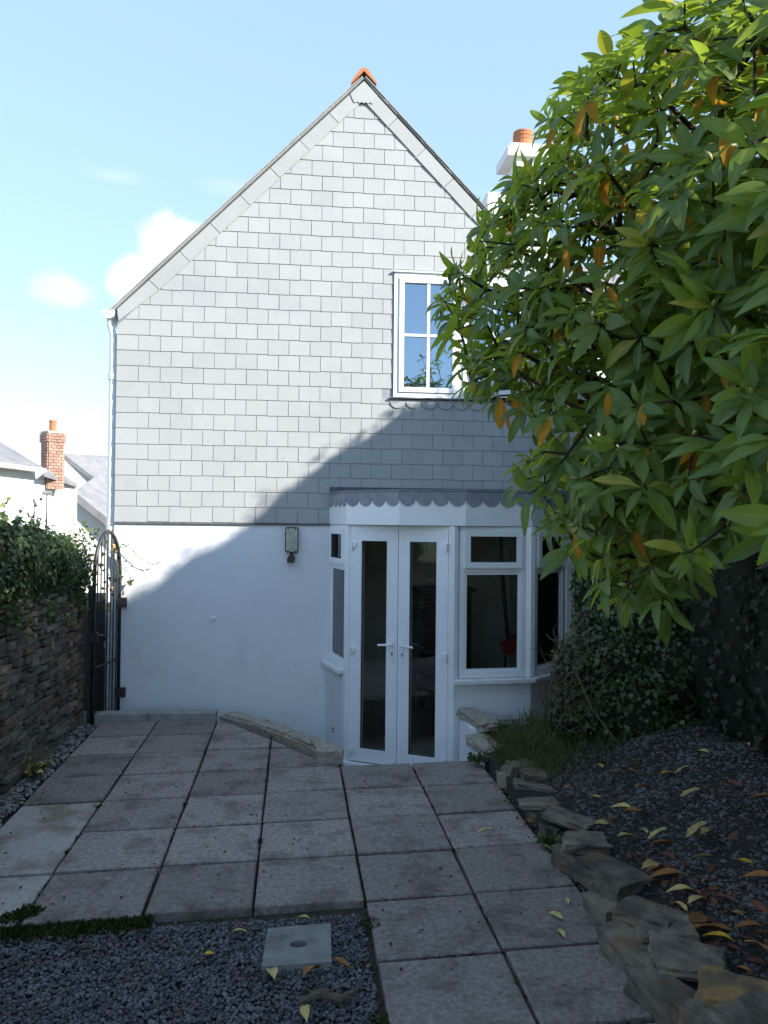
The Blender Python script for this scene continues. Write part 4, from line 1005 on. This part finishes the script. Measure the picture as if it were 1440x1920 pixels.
for vr in range(5):
    sel = [l for l in leaves[300:] if l[3] == vr]
    o = instanced('foliage', *VAR[vr], [np.array(l[0]) for l in sel], [M['leaf'], M['leaf_old'], M['leaf_yellow']], tree, midx=[l[1] for l in sel], rib=[float(i % 3 == 1) for i in range(len(VAR[vr][0]))], kind='stuff'); o.data.polygons.foreach_set('use_smooth', [True]*len(o.data.polygons))
bt = MB(); bt.lathe([(.05, 0), (.2, .2), (.24, .45), (.12, .8), (.01, 1)], (0, 0, 0), 6)
bv = [(z_, x_, y_) for x_, y_, z_ in bt.v]
instanced('buds', bv, bt.f, buds, [M['bud']], tree, kind='stuff')

# ================================================================== ground detail
CH = MB(); k = 6; r_ = random.Random(5); ang = [2*pi*i/k+r_.uniform(-.25, .25) for i in range(k)]; rr = [r_.uniform(.75, 1.1) for _ in range(k)]
cv = [(rr[i]*cos(ang[i]), rr[i]*.62*sin(ang[i]), -.25) for i in range(k)]+[(rr[i]*.86*cos(ang[i]), rr[i]*.53*sin(ang[i]), .22+.1*r_.random()) for i in range(k)]
cf = [(i, (i+1) % k, k+(i+1) % k, k+i) for i in range(k)]+[tuple(range(k, 2*k))]
def chips(n, fn, size, tilt=.5):
    A = []
    while len(A) < n:
        p = fn()
        if p is None: continue
        s = random.uniform(*size); nn = Vector((random.gauss(0, tilt), random.gauss(0, tilt), 1)); A.append(np.array(frame_m(p, Vector((random.uniform(-1, 1), random.uniform(-1, 1), 0)), nn, (s, s*random.uniform(.7, 1.3), s*random.uniform(.5, 1)))))
    return A
def f1():
    Y = random.uniform(1.3, 3.72)
    X = random.uniform(-1.95, .335)
    if X < -.6*Y*.75-.4: return None
    if Y > rowY(-3, X)+.006: return None
    return Vector((X, Y, -.036+random.uniform(0, .026)))
instanced('slate_gravel', cv, cf, chips(46000, f1, (.005, .0145)), [M['chip']], label='blue grey slate chippings filling the bed in front of paving', cat='gravel', kind='stuff')
def f2():
    X = random.uniform(1.62, 2.86); Y = random.uniform(2.2, 5.7)
    if X < 1.72 and random.random() < .6: return None
    return Vector((X, Y, bankz(X, Y)+.004))
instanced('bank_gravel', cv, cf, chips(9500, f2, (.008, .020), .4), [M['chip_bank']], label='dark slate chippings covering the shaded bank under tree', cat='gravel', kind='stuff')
def f3():
    Y = random.uniform(4.6, 7.35); X = random.uniform(XWf+.01, -1.712); return Vector((X, Y, -.012+random.uniform(0, .012)))
def f3b(): p = f3(); return p
instanced('pebble_strip', cv, cf, chips(900, f3, (.012, .028), .4), [M['pebble'], M['chip_bank']], midx=[random.random() < .45 for _ in range(900)], label='loose pebbles along the foot of the left stone wall', cat='pebbles', kind='stuff')
def f4():
    r = random.random()
    if r < .6: Y = random.uniform(2.0, 5.7); return Vector((1.445-abs(random.gauss(0, .028)), Y, .004))
    if r < .8: X = random.uniform(.38, 1.4); return Vector((X, random.uniform(1.8, 5.9), .004))
    X = random.uniform(-1.65, .3); return Vector((X, random.uniform(3.9, 5.9), .004))
instanced('paving_litter', cv, cf, chips(520, f4, (.004, .011), .3), [M['chip'], M['fallen_brown'], M['soil']], midx=[random.choice((0, 1, 2, 2)) for _ in range(520)], label='crumbs of soil and grit scattered over the paving slabs', cat='litter', kind='stuff')
A4 = []
for _ in range(620):
    if random.random() < .45: X = random.gauss(1.78, .10); Y = random.gauss(2.95, .45)
    else: X = random.uniform(1.66, 2.8); Y = random.uniform(2.2, 5.6)
    A4.append(np.array(frame_m(Vector((X, Y, bankz(X, Y)+.014)), Vector((random.uniform(-1, 1), random.uniform(-1, 1), random.uniform(-.1, .25))), Vector((random.gauss(0, .35), random.gauss(0, .35), 1)), random.uniform(.02, .065))))
instanced('leaf_litter', *simple_leaf(), A4, [M['fallen_brown'], M['fallen_orange'], M['soil']], midx=[random.choice((0, 0, 0, 1, 2)) for _ in A4], label='small brown leaf scraps strewn over the shaded bank', cat='leaf litter', kind='stuff')
# moss and weeds in joints
A4 = []
def moss(x, y, r, n, z=.0, s=(.008, .02)):
    for _ in range(n):
        a = random.uniform(0, 6.28); q = r*math.sqrt(random.random()); p = Vector((x+q*cos(a), y+q*sin(a), z)); A4.append(np.array(frame_m(p, (rvec()+Vector((0, 0, .7))), rvec(), random.uniform(*s))))
for ci in range(1, 6):
    for t in range(150):
        Y = random.uniform(1.6, 7.2); 
        if ci < 4 and Y < 3.8: continue
        if ci >= 5 and Y > 5.9: continue
        if sin(Y*3.1+ci*2)+sin(Y*7.7+ci) < -.3: continue
        moss(XC[ci], Y, .010, 5, -.018)
for n in range(-6, 4):
    for t in range(150):
        X = random.uniform(-1.7, 1.42)
        if n <= -3 and X < .36 or n > 1 and X > .2: continue
        if sin(X*4.1+n*2)+sin(X*9+n) < -.1: continue
        moss(X, rowY(n, X), .010, 4, -.018)
for x, y, r, n in ((-1.205, 5.25, .03, 90), (-1.20, 4.75, .025, 60), (-1.2, 4.55, .03, 90), (-.22, 5.0, .035, 60), (-.67, 5.25, .022, 60), (-.17, 4.6, .03, 80), (-.70, 5.0, .02, 50), (-.18, 5.65, .022, 60), (.36, 3.62, .05, 160)): moss(x, y, r, n, -.010, (.010, .022))
for _ in range(2600):
    X = random.uniform(-1.6, -.62); Y = rowY(-3, X)-.02-abs(random.gauss(0, .05)); A4.append(np.array(frame_m(Vector((X, Y, -.014)), (rvec()+Vector((0, 0, .9))), rvec(), random.uniform(.015, .038))))
moss(-1.19, 3.86, .06, 240, .0, (.012, .028)); moss(-1.25, 3.80, .05, 200, 0., (.012, .028)); moss(.31, 2.0, .07, 200, -.02, (.012, .03)); moss(.32, 2.9, .05, 120, -.02, (.012, .03)); moss(.3, 3.3, .05, 110, -.02)
instanced('joint_moss', *simple_leaf(), A4, [M['moss'], M['grass']], midx=[random.random() < .03 for _ in A4], label='dark moss and small weeds growing along the paving joints', cat='moss', kind='stuff')
# grass and weeds on the bank
gv = [(0, .03, 0), (0, -.03, 0), (.45, .022, .06), (.45, -.022, .06), (1, 0, -.05)]; gf = [(0, 1, 3, 2), (2, 3, 4)]
A4 = []
for _ in range(5200):
    r = random.random()
    if r < .55: X = random.uniform(1.56, 2.55); Y = random.gauss(6.15, .32)
    elif r < .8: X = random.gauss(1.62, .09); Y = random.uniform(5.3, 6.3)
    else: X = random.uniform(1.6, 2.3); Y = random.gauss(5.55, .2)
    if Y > 6.72 or X < 1.50 or (X < 1.62 and Y > 5.95 and random.random() < .7): continue
    A4.append(np.array(frame_m(Vector((X, Y, bankz(X, Y)-.01)), Vector((random.gauss(0, .5), random.gauss(-.1, .5), 1)), rvec(), (random.uniform(.06, .17),)*3)))
instanced('bank_grass', gv, gf, A4, [M['grass'], M['twig_dry']], midx=[random.random() < .2 for _ in A4], label='rough green grass on the bank beneath the bay window', cat='grass', kind='stuff')
# small weeds as things
def weed(name, p, r, n, label, mats, size=(.025, .05), up=.7):
    t = thing(name, p, label, 'weed'); st = MB(); A = []
    for k in range(n):
        a = random.uniform(0, 6.28); d = Vector((cos(a)*random.uniform(.2, 1), sin(a)*random.uniform(.2, 1), up)).normalized(); e = Vector(p)+d*r*random.uniform(.4, 1); st.tube([Vector(p)-Vector((0, 0, .01)), Vector(p).lerp(e, .5)+Vector((0, 0, .01)), e], .0022, 4, cap=False)
        for q in range(4): A.append(np.array(frame_m(Vector(p).lerp(e, random.uniform(.4, 1)), (d+rvec()*.9), Vector((0, -.3, 1))+rvec()*.5, random.uniform(*size))))
    obj('stem', st, M['twig_dry'], t); instanced('leaves', *IVT, A, mats, t, midx=[random.random() < .3 for _ in A], kind='stuff')
weed('weed', (-1.78, 5.85, .0), .17, 40, 'yellowish leafy weed at foot of the left stone wall', [M['grass'], M['fallen_pale']])
weed('weed', tuple(onz(1038, 1592, .0)+Vector((0, 0, .0))), .10, 26, 'small green weed in front of the stone edging', [M['ivy'], M['ivy_pale']], (.03, .05))
weed('weed', tuple(onz(985, 1495, .0)), .09, 22, 'low weed beside the far end of the stone edging', [M['grass'], M['ivy']], (.02, .04))
weed('weed', tuple(onz(895, 1430, .02)), .10, 46, 'dark creeping weed by the cheek wall at paving corner', [M['ivy'], M['ivy_pale']], (.02, .035), .35)
# drain cover
dcp = [onz(*q, .0) for q in ((490, 1815), (622, 1806), (620, 1733), (502, 1743))]
dc = MB(); ctr = sum(dcp, Vector())/4; N_ = 20
ux = (dcp[1]-dcp[0]); hc = ctr; hr = .036
out_ = []
def quadpt(a):
    # point on the quad outline in direction a from the centre
    d = Vector((cos(a), sin(a), 0)); best = None
    for i in range(4):
        p, q = dcp[i], dcp[(i+1) % 4]; e = q-p; den = d.x*e.y-d.y*e.x
        if abs(den) < 1e-9: continue
        w = p-hc; t = (w.x*e.y-w.y*e.x)/den; s = (w.x*d.y-w.y*d.x)/den
        if t > 0 and -1e-6 <= s <= 1+1e-6 and (best is None or t < best): best = t
    return hc+d*best
angs = sorted([2*pi*k/N_ for k in range(N_)]+[math.atan2((p-hc).y, (p-hc).x) % (2*pi) for p in dcp]); n = len(angs)
zt_ = .006
O = [quadpt(a) for a in angs]; I = [hc+Vector((cos(a)*hr, sin(a)*hr*.8, 0)) for a in angs]
dc.v = [(p.x, p.y, zt_) for p in O]+[(p.x, p.y, zt_) for p in I]+[(p.x, p.y, -.04) for p in O]+[(p.x, p.y, -.06) for p in I]
for k in range(n): b = (k+1) % n; dc.f += [(k, b, n+b, n+k), (2*n+k, 2*n+b, b, k), (n+k, n+b, 3*n+b, 3*n+k)]; dc.m += [0]*3
dco = thing('drain_cover', (ctr.x, ctr.y, -.03), 'square concrete drain cover with central hole lying in slate gravel', 'drain cover')
obj('cover', dc, M['concrete_grey'], dco)
mb = MB(); mb.prism([(hc.x+cos(2*pi*k/12)*.036, hc.y+sin(2*pi*k/12)*.029, -.055) for k in range(12)], (0, 0, -.008)); obj('hole', mb, M['soil'], dco)
# old stick
sp = [onz(560, 1880, .01), onz(600, 1862, .025), onz(640, 1872, .012), onz(670, 1855, .02)]
tag(obj('stick', MB().tube(sp, [.012, .017, .015, .008], 7), M['bark']), 'old dark stick lying in gravel below the drain cover', 'stick')
# fallen leaves
FT = [leaf_template(.15, .16, .7, wav=.01), leaf_template(.12, -.2, 1.0, wav=.03), leaf_template(.16, .10, .5, wav=-.03)]
FM = {}
def fallen(px, py, z, ang, L_, m, label, group, zoff=.012):
    p = onz(px, py, z); 
    if z > .03:
        for _ in range(4): p = onz(px, py, bankz(p.x, p.y)+.012)
    vr = random.randrange(3)
    if (vr, m) not in FM:
        me = bpy.data.meshes.new('fallen_leaf'); V_, F_ = FT[vr]; me.from_pydata([(x-.5, y, zz+.06) for x, y, zz in V_], [], F_); me.materials.append(M[m]); me.polygons.foreach_set('use_smooth', [True]*len(me.polygons)); FM[(vr, m)] = me
    a = radians(ang); d = Vector((cos(a), sin(a), random.uniform(-.06, .06))); n = Vector((random.gauss(0, .22), random.gauss(0, .22), 1))
    o = obj('fallen_leaf', FM[(vr, m)], None, None, M=frame_m(p+Vector((0, 0, zoff)), d, n, (L_, L_*random.uniform(.9, 1.2), L_)))
    tag(o, label, 'leaf', group)
G1 = 'leaves fallen on the bank'; G2 = 'leaves fallen on the paving'; G3 = 'leaves fallen round the drain cover'
pv = 'pale yellow fallen leaf on the paving near the stone edging'
for q in ((1063, 1695, 80), (1043, 1722, 120), (1053, 1756, 95)): fallen(q[0], q[1], 0, q[2], .085, 'fallen_pale', pv, G2)
fallen(908, 1566, 0, 0, .10, 'fallen_pale', 'thin straw coloured leaf lying mid slab left of edging', G2)
fallen(1023, 1597, 0, 130, .09, 'fallen_pale', 'pale fallen leaf beside the green weed at the edging', G2)
fallen(990, 1545, 0, 120, .08, 'fallen_pale', 'small tan leaf on paving by far edging stones', G2)
fallen(1165, 1785, 0, 170, .13, 'fallen_brown', 'narrow brown leaf on paving at the edging foot', G2)
fallen(1260, 1895, 0, 130, .14, 'fallen_orange', 'orange brown leaf at bottom of paving by edging stones', G2)
fallen(510, 1840, -.02, 100, .13, 'fallen_pale', 'upright yellow leaf just below the drain cover corner', G3, .03)
fallen(585, 1835, -.02, 55, .13, 'fallen_orange', 'brown leaf below the middle of the drain cover', G3, .03)
fallen(640, 1830, -.02, 140, .12, 'fallen_orange', 'tan leaf right below the drain cover', G3, .03)
fallen(573, 1915, -.02, 95, .13, 'fallen_pale', 'large pale yellow leaf in gravel at the bottom edge', G3, .03)
fallen(568, 1730, -.02, 150, .08, 'fallen_pale', 'small yellow leaf behind the drain cover', G3, .02)
fallen(392, 1797, -.02, 20, .05, 'fallen_yellow', 'tiny yellow leaf alone in the slate gravel', G3, .02)
fallen(450, 1755, -.02, 10, .07, 'fallen_pale', 'small whitish leaf in gravel near the paving edge', G3, .02)
spots = [(1125, 1440, 90, .11, 'fallen_yellow'), (1172, 1450, 150, .15, 'fallen_orange'), (1245, 1424, 170, .11, 'fallen_pale'), (1317, 1415, 110, .14, 'fallen_pale'), (1280, 1452, 20, .12, 'fallen_pale'), (1252, 1455, 10, .12, 'fallen_yellow'), (1292, 1497, 15, .15, 'fallen_pale'), (1165, 1520, 140, .17, 'fallen_pale'), (1188, 1528, 0, .17, 'fallen_orange'), (1120, 1503, 175, .10, 'fallen_pale'), (1130, 1550, 5, .14, 'fallen_pale'), (1175, 1573, 10, .13, 'fallen_pale'), (1209, 1563, 95, .07, 'fallen_pale'), (1232, 1575, 20, .15, 'fallen_pale'), (1240, 1588, 160, .16, 'fallen_orange'), (1305, 1572, 30, .20, 'fallen_pale'), (1325, 1565, 40, .16, 'fallen_pale'), (1400, 1575, 175, .20, 'fallen_brown'), (1315, 1612, 165, .12, 'fallen_pale'), (1400, 1628, 160, .11, 'fallen_yellow'), (1425, 1650, 150, .16, 'fallen_orange'), (1220, 1630, 30, .18, 'fallen_pale'), (1240, 1640, 15, .20, 'fallen_orange'), (1250, 1648, 170, .20, 'fallen_orange'), (1275, 1675, 170, .14, 'fallen_pale'), (1310, 1695, 25, .16, 'fallen_pale'), (1345, 1685, 60, .12, 'fallen_brown'), (1278, 1705, 95, .10, 'fallen_pale'), (1310, 1735, 20, .20, 'fallen_orange'), (1330, 1752, 160, .22, 'fallen_orange'), (1345, 1765, 140, .15, 'fallen_yellow'), (1290, 1725, 60, .18, 'fallen_brown'), (1405, 1745, 160, .14, 'fallen_orange'), (1425, 1785, 110, .15, 'fallen_orange'), (1430, 1715, 95, .13, 'fallen_brown'), (1430, 1500, 150, .14, 'fallen_orange'), (1435, 1530, 165, .12, 'fallen_brown'), (1395, 1535, 20, .12, 'fallen_pale'), (1360, 1690, 130, .1, 'fallen_brown'), (1070, 1480, 30, .12, 'fallen_orange'), (1380, 1475, 100, .11, 'fallen_brown'), (1350, 1495, 60, .1, 'fallen_brown'), (1400, 1400, 75, .11, 'fallen_pale'), (1210, 1480, 10, .12, 'fallen_brown'), (1330, 1640, 40, .1, 'fallen_brown'), (1255, 1610, 100, .12, 'fallen_brown')]
LB = {'fallen_pale': 'straw coloured curled leaf fallen on dark bank behind stone edging', 'fallen_orange': 'orange curled leaf fallen on dark bank behind stone edging', 'fallen_yellow': 'bright yellow leaf fallen on dark bank behind stone edging', 'fallen_brown': 'red brown leaf fallen on dark bank behind stone edging'}
CN = {'fallen_pale': 'straw coloured', 'fallen_orange': 'orange', 'fallen_yellow': 'bright yellow', 'fallen_brown': 'red brown'}
for px, py, a, L_, m in spots:
    zone = ('on bank below the ivy mound' if px < 1300 else 'on bank below the dark boundary wall') if py < 1480 else (('on bank beside triangular edging slab' if px < 1200 else 'on mid bank right of edging blocks' if px < 1350 else 'on mid bank at picture right edge') if py < 1620 else ('on bank beside largest brown edging block' if px < 1300 and py < 1700 else 'in the leaf heap above the orange rock' if px < 1390 else 'at picture right edge beside the orange rock'))
    fallen(px, py, .3, a, L_*.92, m, ('long ' if L_ > .17 else 'small ' if L_ < .115 else '')+CN[m]+' fallen leaf '+zone, G1)

# ================================================================== background houses
def quad_house():
    pass
# white house with hipped slate roof and brick chimney
hA = atd(-160, 970, 17.5); hB = atd(141, 970, 25.); ze = 3.25
wh = thing('white_house', (hA.x-2, hA.y+4, -.6), 'white house with hipped slate roof and brick chimney beyond ivy', 'house')
a = Vector((hA.x, hA.y, 0)); b = Vector((hB.x, hB.y, 0)); u = (b-a).normalized(); n = Vector((-u.y, u.x, 0)); dep = 5.
c = b+n*dep; d = a+n*dep
mb = MB(); mb.prism([(p.x, p.y, -.6) for p in (a, b, c, d)], (0, 0, ze+.6)); obj('wall', mb, M['white_wall'], wh)
def ov(p, k, m_): return p+u*k+n*m_
e = [ov(a, -.3, -.3), ov(b, -3.1, -.3), ov(c, -3.1, .3), ov(d, -.3, .3)]; r0 = ov(a, 0, dep/2); r1 = ov(b, -5.2, dep/2); zr = ze+1.75
mb = MB(); E_ = [Vector((p.x, p.y, ze)) for p in e]; E_[1] = atd(84, 880, 22.4); E_[1].z = ze; R1 = atd(-14, 819, 23.2); R0 = R1-u*5
mb.poly([E_[0], E_[1], R1, R0]); mb.poly([E_[1], E_[2], R1]); mb.poly([E_[2], E_[3], R0, R1]); mb.poly([E_[3], E_[0], R0]); mb.poly([E_[3], E_[2], E_[1], E_[0]]); obj('roof', mb, M['slate_far'], wh)
mb = MB(); mb.tube([E_[0]-Vector((0, 0, .06)), E_[1]-Vector((0, 0, .06))], .07, 6); obj('gutter', mb, M['white_wall'], wh)
# low slate apron roof at its right end
mb = MB(); mb.prism([atd(82, 893, 22.3), atd(145, 914, 24.9), atd(128, 896, 25.6), atd(100, 881, 23.8)], (0, 0, .10)); obj('end_roof', mb, M['slate_far'], wh)
mb = MB(); bq = ov(b, -.12, -.06); mb.tube([(bq.x, bq.y, -.5), (bq.x, bq.y, 2.9)], .05, 6); obj('downpipe', mb, M['pink_wall'], wh)
for px in (94,):
    p = atd(px, 925, 22.6); mb = MB(); mb.tube([(p.x, p.y-.3, p.z), (p.x, p.y-.3, p.z-2.2)], .03, 5); mb.tube([(p.x-.12, p.y-.3, p.z), (p.x+.12, p.y-.3, p.z)], .06, 6); obj('vent_pipe', mb, M['slate_far'], wh)
chp = atd(98, 885, 23.4); chx, chy = chp.x, chp.y; sc = 23.4/FPX; ct = atd(98, 812, 23.4).z; cbz = atd(98, 892, 23.4).z-.4
ch = MB(); hw = 14.5*sc; Mc = Matrix.Translation((chx, chy, 0)) @ Matrix.Rotation(math.atan2(u.y, u.x)*.5, 4, 'Z')
ch.box((-hw, -hw, cbz), (hw, hw, ct-.02), Mc); cho = obj('chimney', ch, M['lime'], wh)
bh = .085; zz = cbz; rw = 0; BRM = None
bmsh = MB().box((-.5, -.5, -.5), (.5, .5, .5)).mesh('brick'); bmsh.materials.append(M['brick'])
while zz < ct-.05:
    big = .03 if zz > ct-.30 else 0
    for sd in range(4):
        fr_ = [0, 1/3, 2/3, 1] if rw % 2 else [0, 1/6, 1/2, 5/6, 1]
        for k in range(len(fr_)-1):
            wbr = 2*(hw+big)*(fr_[k+1]-fr_[k]); x = -(hw+big)+(hw+big)*(fr_[k]+fr_[k+1])
            Mx = Mc @ Matrix.Rotation(sd*pi/2, 4, 'Z') @ Matrix.Translation((x, -(hw+big)+.02, zz+bh/2)) @ Matrix.Diagonal((wbr-.012, .10, bh-.014, 1))
            obj('brick', bmsh, None, cho, M=Mx)
    zz += bh; rw += 1
mb = MB(); mb.box((-hw-.03, -hw-.03, ct-.02), (hw+.03, hw+.03, ct+.04), Mc); obj('chimney_cap', mb, M['lime'], cho)
mb = MB(); mb.lathe([(.105, 0), (.10, .27), (.115, .29), (.115, .33), (.08, .33), (.08, .2)], (chx, chy, ct+.04), 12); obj('chimney_pot', mb, M['terracotta'], cho)
# gabled house behind it
gh = thing('gabled_house', (-8, 33, -.6), 'pale pinkish gabled house with grey roof behind the brick chimney', 'house')
dd = 33.; p0 = atd(118, 850, dd); p1 = atd(235, 945, dd); p2 = atd(60, 980, dd)
mb = MB(); mb.prism([(p0.x-.15, p0.y, -.6), (p1.x+3, p0.y, -.6), (p1.x+3, p0.y, .5), (p0.x-.15, p0.y, p0.z-.05), (p0.x-3.2, p0.y, 2.2), (p0.x-3.2, p0.y, -.6)], (0, 8, 0)); obj('wall', mb, M['pink_wall'], gh)
q1 = atd(205, 868, dd+6); q2 = atd(240, 945, dd)
mb = MB(); mb.poly([p0, q2, q2+Vector((6, 8, 0)), p0+Vector((4.8, 8, .4))]); mb.poly([p0-Vector((0, 0, .2)), q2-Vector((0, 0, .2)), q2, p0]); obj('roof', mb, M['slate_far'], gh)
# lean to with sloping roof
lt = thing('lean_to', (-7, 27.5, -.6), 'low white lean-to with sloping slate roof left of the downpipe', 'lean-to')
dd = 26.5; p0 = atd(143, 922, dd); p1 = atd(215, 980, dd)
mb = MB(); mb.prism([(p0.x-.1, p0.y+.02, -.6), (p1.x+.6, p0.y+.02, -.6), (p1.x+.6, p0.y+.02, p1.z-.5), (p0.x-.1, p0.y+.02, p0.z-.15)], (0, 3, 0)); obj('wall', mb, M['white_wall'], lt)
dv = (p1-p0).normalized()
mb = MB(); a_ = p0; b_ = p1+dv*.6; mb.prism([a_-Vector((0, .25, .0)), b_-Vector((0, .25, 0)), b_-Vector((0, .25, .28)), a_-Vector((0, .25, .28))], (.2, 3.2, .9)); obj('roof', mb, M['slate_far'], lt)
# neighbour's white chimney behind the tree on the right
nd = 15.; k = nd/FPX
nh = thing('neighbour_house', (5.2, 17, -.6), 'white neighbouring house with tall white chimney behind the tree', 'house')
c0 = atd(987, 300, nd); zc1 = atd(987, 286, nd).z; zc0 = atd(987, 309, nd).z
mb = MB(); mb.box((c0.x-2.2, c0.y-.2, -.6), (c0.x+4.5, c0.y+5, 5.6)); obj('wall', mb, M['white_wall'], nh)
mb = MB(); mb.prism([(c0.x-2.4, c0.y-.4, 5.55), (c0.x+4.7, c0.y-.4, 5.55), (c0.x+4.7, c0.y+2.4, 7.4), (c0.x-2.4, c0.y+2.4, 7.4)], (0, .1, .12)); obj('roof', mb, M['slate_far'], nh)
mb = MB(); mb.box((c0.x-22*k*1.2, c0.y-.28, 5.4), (c0.x+36*k, c0.y+.35, zc0)); mb.box((c0.x-78*k, c0.y-.2, 5.4), (c0.x-27*k, c0.y+.3, atd(940, 372, nd).z)); st = obj('chimney', mb, M['white_wall'], nh)
mb = MB(); mb.box((c0.x-45*k, c0.y-.36, zc0), (c0.x+47*k, c0.y+.5, zc1-.06)); mb.box((c0.x-40*k, c0.y-.36, zc1-.06), (c0.x+42*k, c0.y+.44, zc1)); obj('chimney_cap', mb, M['white_wall'], st)
pc = atd(981, 285, nd); mb = MB(); r = 19*k
mb.lathe([(r*1.02, -.02), (r*1.02, .10), (r*.97, .12), (r*.95, .2), (r*1.0, .21), (r*1.0, .235), (r*.93, .24), (r*.93, .27), (r*1., .28), (r*1., .305), (r*.93, .31), (r*.93, .335), (r*.98, .345), (r*.96, .375), (r*.7, .378), (r*.68, .2)], (pc.x, c0.y+.02, zc1), 18); obj('chimney_pot', mb, M['terracotta'], st)

for o in bpy.data.objects:
    if '_w' in o.keys(): del o['_w']
